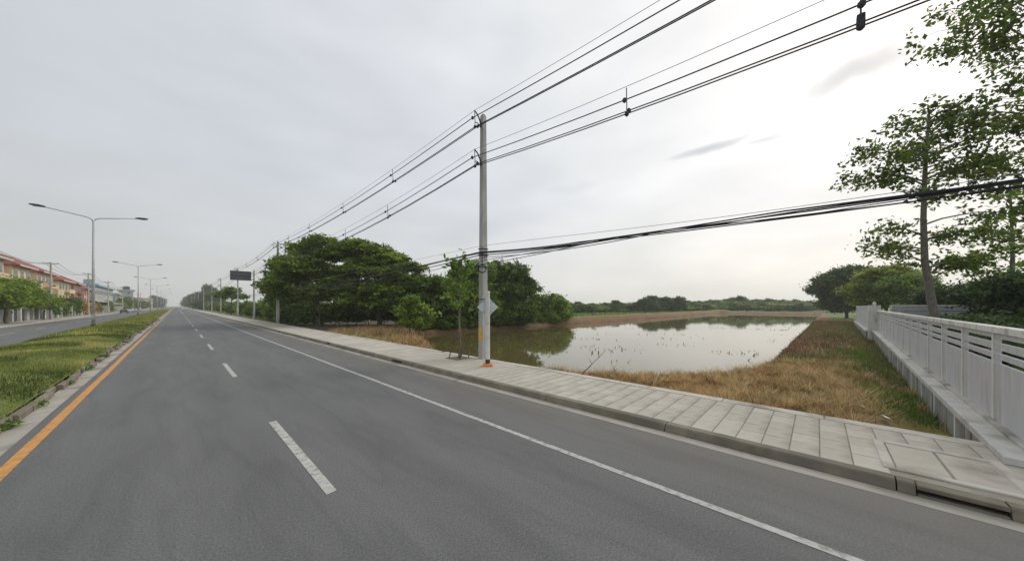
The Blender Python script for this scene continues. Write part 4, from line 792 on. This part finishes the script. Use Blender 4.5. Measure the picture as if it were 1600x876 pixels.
# ------------------------------------------------------------------ street lamps on the median
LPX = -6.2; lamp0 = None
LY = [(57, 'nearest double-armed street lamp on the grass median'), (117, 'second double-armed street lamp on the median'), (171, 'third double-armed street lamp on the median'), (228, 'fourth double-armed street lamp on the median'), (285, 'fifth street lamp on the median, small in the distance'), (342, 'sixth street lamp on the median, faint'), (400, 'seventh street lamp on the median, barely visible'), (460, 'last street lamp on the median at the vanishing point')]
for i, (ly, lb) in enumerate(LY):
    if i == 0:
        root = lamp0 = empty('street_lamp', (LPX, ly, .3), lb, 'street lamp', 'street lamps on the median')
        MB().tube([(0, 0, -.2), (0, 0, 5), (0, 0, 11.6)], [.14, .115, .08], 12).build('pole', M['galv'], root, True)
        MB().box(-.32, .32, -.32, .32, -.4, .12, .03).build('concrete_foot', M['kerb'], root); MB().tube([(0, 0, .12), (0, 0, .3)], .2, 10).build('base_flange', M['iron'], root)
        MB().box(-.1, .1, -.155, -.1, .9, 1.5).build('service_door', M['galv'], root)
        for s in (-1, 1):
            arm = MB().tube([(0, 0, 11.4), (s*.12, 0, 11.72), (s*.45, 0, 11.9), (s*1.5, 0, 12.1), (s*3.0, 0, 12.38)], [.06, .055, .05, .045, .04], 8).build('arm', M['galv'], root, True)
            hd = MB(); hx = s*3.45; prof = [(-.5, .0), (-.42, .07), (-.1, .11), (.3, .09), (.5, .03), (.48, -.04), (.1, -.08), (-.42, -.05)]
            hd.prism([(hx+s*u, 12.45+v+s*0+.08*u) for u, v in prof][::(1 if s > 0 else -1)], 'y', -.15, .15).build('lamp_head', M['iron'], arm)
            MB().box(hx-.28, hx+.28, -.12, .12, 12.345, 12.362).build('lens', M['galv'], arm)
    else:
        c = copy_tree(lamp0); c.location = (LPX, ly, .3); c['label'] = lb

# ------------------------------------------------------------------ litter, twigs
for (lx, ly, s, a, lb) in ((12.7, -.85, .11, .4, 'crumpled white scrap lying on the straw near the fence'), (12.2, -1.25, .09, 1.3, 'small white paper scrap nearest the fence ledge'), (11.6, -1.15, .12, .2, 'flat white litter strip at the pavement edge by the dark soil'), (11.9, -.3, .08, 2.0, 'tiny pale scrap in the straw behind the pavement edge')):
    z = float(ground_z(np.array([[lx]]), np.array([[ly]]))[0, 0])+.08
    b = MB(); vs = [(-s, -.4*s, 0), (0, -.5*s, .02), (s, -.3*s, .0), (s*.9, .4*s, .03), (.1*s, .5*s, .05), (-s, .4*s, .015)]; b.add(vs+[(x_, y_, z_-.006) for x_, y_, z_ in vs], [(0, 1, 4, 5), (1, 2, 3, 4), (11, 10, 7, 6), (10, 9, 8, 7), (0, 6, 7, 1), (1, 7, 8, 2), (2, 8, 9, 3), (3, 9, 10, 4), (4, 10, 11, 5), (5, 11, 6, 0)])
    o = b.build('litter', M['litter']); o.location = (lx, ly, z); o.rotation_euler = (.2, .1, a); tag(o, lb, 'litter', 'white litter on the verge')
def twig(base, vec, r_, label):
    b = MB(); B = Vector(base); V = Vector(vec); pts = [B]; 
    for k in range(1, 6): pts.append(B+V*(k/5)+Vector((random.uniform(-.05, .05), random.uniform(-.05, .05), random.uniform(-.02, .05)))*V.length)
    b.tube(pts, [r_*(1-.15*k) for k in range(6)], 6)
    for k in (2, 3, 4): b.tube([pts[k], pts[k]+Vector((random.uniform(-.3, .3), random.uniform(-.3, .3), random.uniform(.05, .35)))*V.length*.6], [r_*.5, r_*.2], 4)
    o = b.build('dry_branch', M['bark_grey']); tag(o, label, 'branch', 'dry branches at the pond edge')
Z0 = -.2
twig((10.55, 6.7, Z0), LATV*1.15+Vector((0, 0, 1.0)), .028, 'longest bare forked branch leaning over the water at the pavement edge')
twig((10.6, 5.7, Z0), LATV*.6+Vector((0, 0, .55)), .018, 'short bare twig right of the longest leaning branch')
twig((10.6, 4.9, Z0), LATV*-.35+Vector((0, 0, .85)), .012, 'thin upright bending twig above the pond edge')
twig((10.7, 5.3, Z0), LATV*.45+Vector((0, 0, .4)), .015, 'low crooked twig lying among the brown stubble')
twig((11.6, 4.0, Z0), LATV*-.3+Vector((0, 0, .55)), .010, 'small thin twig sticking up from the straw left of the dry grass')
# loose grass clods along the kerb of the median and leaves on the gutter
cl = [leaves_mesh('clump', RNG.normal(size=(10, 3))*np.array([.05, .09, .02])+np.array([0, 0, .06]), np.full(10, .10), 16, .12, .6, .4, .25) for _ in range(2)]
for me in cl: me.materials.append(M['weed'])
for i, yy_ in enumerate([9.2, 12.4, 14.6, 17.8, 21.5, 26.0, 31.0, 37.0]):
    o = link('weed_tuft', cl[i % 2], None); o.location = (-2.5, yy_, .02); o.scale = (1, 1.3, 1); tag(o, ('nearest' if i == 0 else ords[i]+' nearest')+' dark weed tuft growing over the median kerb', 'weed', 'weed tufts on the median kerb')

# ------------------------------------------------------------------ opposite side: houses, walls, trees, wires
cream = [mat('plaster_cream', (.62, .50, .33), (.70, .58, .41), .8, .85, c3=(.66, .44, .34), s3=.25), mat('plaster_peach', (.62, .42, .27), (.70, .50, .34), .8, .85), mat('plaster_yellow', (.60, .50, .27), (.68, .58, .36), .8, .85)]
roofm = mat('red_roof_tile', (.22, .07, .05), (.31, .11, .075), 2, .7, .5, 12); fascia = mat('pale_fascia', (.50, .47, .40), (.58, .55, .47), 2, .8)
glass = mat('dark_window', (.05, .06, .07), (.09, .10, .11), 1, .15, spec=.6); blue = mat('blue_roof', (.10, .27, .42), (.16, .36, .52), .5, .6)
greyw = mat('grey_sheet_wall', (.34, .36, .35), (.42, .44, .43), .6, .8, stretch=(1, 6, .5)); brick = mat('red_brick_wall', (.30, .10, .06), (.42, .16, .10), 1.2, .85)
whitew = mat('white_wall', (.50, .49, .46), (.60, .59, .56), .9, .8, c3=(.40, .37, .33), s3=.4); maroon = mat('maroon_awning', (.20, .03, .05), (.28, .06, .07), 2, .7); greena = mat('green_awning', (.04, .14, .07), (.06, .2, .1), 2, .7)
pinkw = mat('pink_wall', (.52, .30, .28), (.60, .38, .34), 1, .8); tank = mat('black_tank', (.02, .02, .022), (.03, .03, .032), 2, .5); bluegrey = mat('grey_tower', (.30, .34, .35), (.36, .40, .41), 1, .8)
def house(y0, y1, wall, label, H=10.4, xf=-21.0, depth=10, floors=3, roof=roofm, rh=3.6, balc=True, hip=True, name='town_house', group='row houses across the road'):
    root = empty(name, (xf-depth/2, (y0+y1)/2, 0), label, 'house', group); l = (y1-y0)/2; w_ = depth/2
    MB().box(-w_, w_, -l+.05, l-.05, -.2, H).build('wall', wall, root)
    ov = .9; b = MB(); A = [(-w_-ov, -l-.2, H), (w_+ov, -l-.2, H), (w_+ov, l+.2, H), (-w_-ov, l+.2, H)]
    if hip: tp = [(0, -l+w_*.55, H+rh), (0, l-w_*.55, H+rh)]; b.add(A+[(x_, y_, z_-.25) for x_, y_, z_ in A]+tp, [(0, 1, 8), (1, 2, 9, 8), (2, 3, 9), (3, 0, 8, 9), (7, 6, 5, 4), (0, 4, 5, 1), (1, 5, 6, 2), (2, 6, 7, 3), (3, 7, 4, 0)])
    else: b.add(A+[(x_, y_, z_-.4) for x_, y_, z_ in A]+[(x_*.98, y_*.98, H+.5) for x_, y_, z_ in A], [(0, 1, 9, 8), (1, 2, 10, 9), (2, 3, 11, 10), (3, 0, 8, 11), (8, 9, 10, 11), (7, 6, 5, 4), (0, 4, 5, 1), (1, 5, 6, 2), (2, 6, 7, 3), (3, 7, 4, 0)])
    rf = b.build('roof', roof, root)
    MB().box(w_+ov+.002, w_+ov+.06, -l-.2, l+.2, H-.28, H+.02).build('fascia', fascia, rf)
    fh = H/floors; nb = max(2, int((y1-y0)/3.2))
    for fl in range(floors):
        for k in range(nb):
            yc = -l+(k+.5)*(2*l/nb); zc = fl*fh+fh*.52; ww = .75 if k % 2 else 1.0
            fr_ = MB().box(w_-.05, w_+.08, yc-ww-.08, yc+ww+.08, zc-.82, zc+.82).build('window', fascia, root)
            MB().box(w_+.082, w_+.10, yc-ww, yc-.04, zc-.74, zc+.74).build('pane', glass, fr_); MB().box(w_+.082, w_+.10, yc+.04, yc+ww, zc-.74, zc+.74).build('pane', glass, fr_)
        for k in range(2):   # gable side facing the camera
            xc = -w_*.45+k*w_*.95; zc = fl*fh+fh*.52
            fr_ = MB().box(xc-.7, xc+.7, -l-.03, -l+.05, zc-.75, zc+.75).build('window', fascia, root); MB().box(xc-.6, xc+.6, -l-.05, -l-.032, zc-.66, zc+.66).build('pane', glass, fr_)
        if balc and fl > 0: MB().box(w_+.02, w_+.9, -l+l*.9, l-.8, fl*fh-.12, fl*fh+.02).box(w_+.82, w_+.9, -l+l*.9, l-.8, fl*fh+.022, fl*fh+.95).build('balcony', wall, root)
    return root
house(92, 104, cream[0], 'cream three-storey row house at the left edge of the photo, partly behind the green tree', 10.9)
house(108, 119, cream[0], 'cream row house with red roof right behind the big roadside tree', 10.4)
house(123.5, 137, cream[1], 'peach row house with a large red hipped roof, second in view', 10.3)
house(142, 156, cream[2], 'yellowish row house with a low red roof, third in view', 9.4)
house(160, 171, brick, 'narrow house with dark red brick upper wall behind the trees', 9.4)
house(175.5, 190, pinkw, 'pink and white house with a small steep red roof left of the blue-roofed building', 8.4, rh=3)
house(196, 246, greyw, 'big plain grey building with a flat light blue roof', 10.6, xf=-21, depth=18, floors=2, roof=blue, balc=False, hip=False, name='warehouse', group=None)
house(256, 275, bluegrey, 'grey building with a glazed front beyond the blue-roofed one', 9.0, floors=3, balc=False, hip=False, roof=fascia, name='office_building', group=None)
wt = house(344, 354, bluegrey, 'slender grey tower with a black water tank on its roof', 13.5, xf=-21, depth=6, floors=4, balc=False, hip=False, roof=bluegrey, name='tower_building', group=None)
MB().tube([(0, 0, 14.0), (0, 0, 14.1), (0, 0, 16.0), (0, 0, 16.4)], [1.5, 1.8, 1.8, .8], 12).build('water_tank', tank, wt)
sh = [(280, 300, pinkw, 6.5), (302, 330, whitew, 7), (362, 385, cream[1], 8), (388, 420, whitew, 7.5), (425, 460, greyw, 9), (465, 500, pinkw, 8), (508, 560, whitew, 10), (570, 640, greyw, 12)]
for i, (a, b2, mm, hh) in enumerate(sh):
    house(a, b2, mm, ('nearest' if i == 0 else ords[i]+' nearest')+' low shop building of the hazy far row across the road', hh, floors=2, balc=False, rh=1.6, name='shop_building', group='far shop buildings across the road', roof=roofm if i % 2 == 0 else fascia)
# front walls with pillars, one per plot
plots = [(78, 96), (96.3, 110), (110.3, 124), (124.3, 142), (142.3, 158), (158.3, 176), (176.3, 196), (196.3, 220), (220.3, 250)]
for i, (a, b2) in enumerate(plots):
    root = empty('front_wall', (-18.2, a, 0), ('nearest' if i == 0 else ords[i]+' nearest')+' pale front wall with pillars and dark gates along the opposite pavement', 'wall', 'front walls of the row houses')
    n = max(2, int((b2-a)/3.4)); s = (b2-a)/n
    for k in range(n):
        MB().box(-.3, .3, k*s, k*s+.55, -.2, 2.7).build('pillar', whitew, root)
        if (k+i) % 3 == 1: MB().box(-.04, .04, k*s+.55, (k+1)*s, .1, 2.1).build('gate', M['iron'], root)
        elif (k+i) % 3 == 2: MB().box(-.1, .1, k*s+.55, (k+1)*s-.9, -.2, 2.2).build('wall_panel', whitew, root)
        else: MB().box(-.1, .1, k*s+.55, (k+1)*s, -.2, 1.0).box(-.03, .03, k*s+.55, (k+1)*s, 1.02, 2.0).build('wall_panel', M['bark'], root)
aw = [(99, 112, maroon, 2.9, 'dark red awning roof over the front yard behind the big tree'), (150, 163, greena, 3.2, 'green edged flat awning over a carport'), (164, 180, maroon, 3.3, 'dark red awning right of the green one'), (184, 204, fascia, 4.2, 'pale grey pitched canopy near the first lamp post'), (222, 246, fascia, 3.6, 'pale carport canopy below the blue-roofed building')]
for a, b2, mm, hh, lb in aw:
    root = empty('awning', (-19.6, a, 0), lb, 'awning'); MB().prism([(-1.8, hh+.7), (1.5, hh), (1.5, hh-.15), (-1.8, hh+.5)], 'y', 0, b2-a).build('canopy', mm, root)
    for q in (.3, (b2-a)/2, b2-a-.3): MB().tube([(1.3, q, 0), (1.3, q, hh-.1)], .07, 6).build('post', M['iron'], root)
tree('street_tree', (-16.8, 84, 0), 'big round green tree in front of the cream houses at the left edge', [(0, -3, 4.4, 2.5, 3.4, 1.6), (0, 1.5, 4.9, 2.4, 3.6, 1.7), (0, 5, 4.0, 2.2, 3.0, 1.3), (.4, -6, 3.8, 2.2, 2.6, 1.3), (.3, 0, 3.4, 2.3, 5, 1.1)], 'leaf_rain', .42, 34, 42, .9, 2.4, .22)
tree('street_tree', (-16.9, 104, 0), 'smaller trimmed green tree right of the big round one', [(0, -2, 3.4, 1.9, 3.0, 1.2), (0, 2, 3.1, 1.7, 2.6, 1.0)], 'leaf_rain', .4, 30, 40, .8, 2, .16)
for i, (y, s, mm, lb) in enumerate([(118, .9, 'leaf_dark', 'dark hedge tree in front of the peach house'), (128, .9, 'leaf_dark', 'second dark clipped tree below the peach house windows'), (140, 1.0, 'leaf_dark', 'dark tree in front of the yellowish house'), (152, .8, 'leaf_orange', 'bush covered in orange blossom by the green awning'),
                             (163, .75, 'leaf_orange', 'second orange flowering bush right of the first'), (174, .9, 'leaf_dark', 'dark tree left of the first lamp post'), (205, 1.0, 'leaf_mid', 'green tree below the blue-roofed building'), (262, 1.5, 'leaf_dark', 'dark tree right of the glazed building'), (285, 1.6, 'leaf_mid', 'round green tree left of the tank tower'),
                             (310, 1.6, 'leaf_dark', 'dark tree at the foot of the tank tower'), (250, 1.0, 'leaf_yellow', 'yellow-green bush before the far shops'), (400, 1.5, 'leaf_mid', 'far green street tree beyond the tank tower'), (450, 1.5, 'leaf_mid', 'last green street tree before the haze')]):
    tree('yard_tree', (-19.0 if mm != 'leaf_orange' else -18.6, y, 0), lb, [(0, -1.5*s, 3.0*s, 1.6*s, 2.4*s, 1.4*s), (0, 1.8*s, 3.2*s, 1.6*s, 2.4*s, 1.4*s), (0, 0, 1.6*s, 1.7*s, 3*s, 1.3*s)], mm, .5, 22, 30, .8, 1.6, .14, group='trees across the road')
LP2 = [(64, 11), (106, 10.9), (144, 11.6), (181, 11.2), (225, 11.2), (275, 11.2), (330, 11.2)]
for i, (y, h) in enumerate(LP2):
    if i == 0: continue
    root = empty('utility_pole', (-16.5, y, 0), ['', 'nearest', 'second', 'third', 'fourth', 'fifth', 'sixth'][i]+' concrete pole across the road before the row houses', 'utility pole', 'poles across the road')
    MB().tube([(0, 0, -.1), (0, 0, h)], [.2, .13], 8).build('shaft', M['pole'], root); MB().box(-.9, .9, -.06, .06, h-.25, h-.1).build('cross_arm', M['galv'], root)
    if i == 2: MB().box(-.8, .8, -.3, .3, h-2.9, h-1.7).build('transformer', M['galv'], root)
for dx, dz, sg, lb in ((-.8, .0, 1.5, 'left'), (0, .05, 1.5, 'middle'), (.8, 0, 1.5, 'right')):
    tag(MB().tube(sagline([(-16.5+dx, y, h+dz) for y, h in LP2], sg, 10), .035, 4).build('power_cable', M['wire']), f'{lb} one of the three wires on top of the poles across the road', 'wire', 'wires across the road')
tag(MB().tube(sagline([(-16.3, y, h-3.6) for y, h in LP2], 1.3, 10), .04, 4).build('data_cable', M['wire']), 'sagging lower cable on the poles across the road', 'cable')

# ------------------------------------------------------------------ cars
def make_car(label, color, loc, rz):
    root = empty('parked_car' if loc[0] < 0 else 'driving_car', loc, label, 'car', 'cars in the distance', rz)
    body = [(-2.15, .35), (-2.2, .75), (-2.05, .95), (-1.1, 1.02), (1.35, 1.0), (2.1, .85), (2.2, .6), (2.15, .32)]
    MB().prism([(u, v) for u, v in body][::-1], 'x', -.86, .86).build('body', color, root)
    cab = [(-1.75, .96), (-1.35, 1.42), (.25, 1.46), (1.1, 1.01)]
    cb = MB().prism([(u, v) for u, v in cab][::-1], 'x', -.72, .72).build('cabin', color, root)
    MB().prism([(-1.5, 1.02), (-1.25, 1.36), (.2, 1.39), (.85, 1.03)][::-1], 'x', -.735, .735).build('side_window', glass, cb)
    MB().add([(-.62, -1.72, 1.03), (.62, -1.72, 1.03), (.58, -1.43, 1.37), (-.58, -1.43, 1.37)], [(0, 1, 2, 3)]).build('rear_window', glass, cb)
    for sx in (-.78, .78):
        for sy in (-1.35, 1.35):
            wh = MB().tube([(sx-.1, sy, .32), (sx+.1, sy, .32)], .32, 12).build('wheel', M['iron'], root)
    for sx in (-.6, .6): MB().box(sx-.16, sx+.16, -2.215, -2.15, .68, .82).build('tail_light', maroon, root)
    return root
cw = mat('car_white', (.62, .62, .62), (.68, .68, .68), 1, .3, spec=.5); cs = mat('car_silver', (.33, .34, .36), (.38, .39, .41), 1, .3, metal=.4); cr_ = mat('car_dark', (.03, .03, .035), (.04, .04, .045), 1, .3)
for x_, y_, cc, lb, rz in ((-13.6, 214, cw, 'white car parked by the opposite kerb, nearest of the parked row', 0), (-13.6, 222, cs, 'silver car parked second in the row by the opposite kerb', 0), (-13.6, 236, cw, 'white car parked third in the row by the opposite kerb', 0), (-13.6, 246, cs, 'silver car parked fourth in the row by the opposite kerb', 0),
                         (-13.6, 262, cw, 'white car parked last in the row by the opposite kerb', 0), (-13.4, 188, cr_, 'dark car parked in front of the pale canopy', 0), (3.2, 330, cw, 'white car driving far ahead in the right lane', 0), (0, 350, cs, 'silver car driving far ahead in the left lane', 0), (3.4, 420, cr_, 'dark car at the vanishing point of the road', 0)):
    make_car(lb, cc, (x_, y_, 0.0), rz)

# ------------------------------------------------------------------ haze
hzb = MB().box(-900, 1000, -200, 1900, -2.6, 26).build('haze', None); tag(hzb, kind='stuff')
hm = bpy.data.materials.new('haze_air'); hm.use_nodes = True; hn = hm.node_tree; hn.nodes.remove(hn.nodes['Principled BSDF'])
pv = hn.nodes.new('ShaderNodeVolumePrincipled'); pv.inputs['Color'].default_value = (.98, .985, .99, 1); pv.inputs['Density'].default_value = .00048; pv.inputs['Anisotropy'].default_value = .2
hn.links.new(pv.outputs[0], hn.nodes['Material Output'].inputs['Volume']); hzb.data.materials.append(hm)
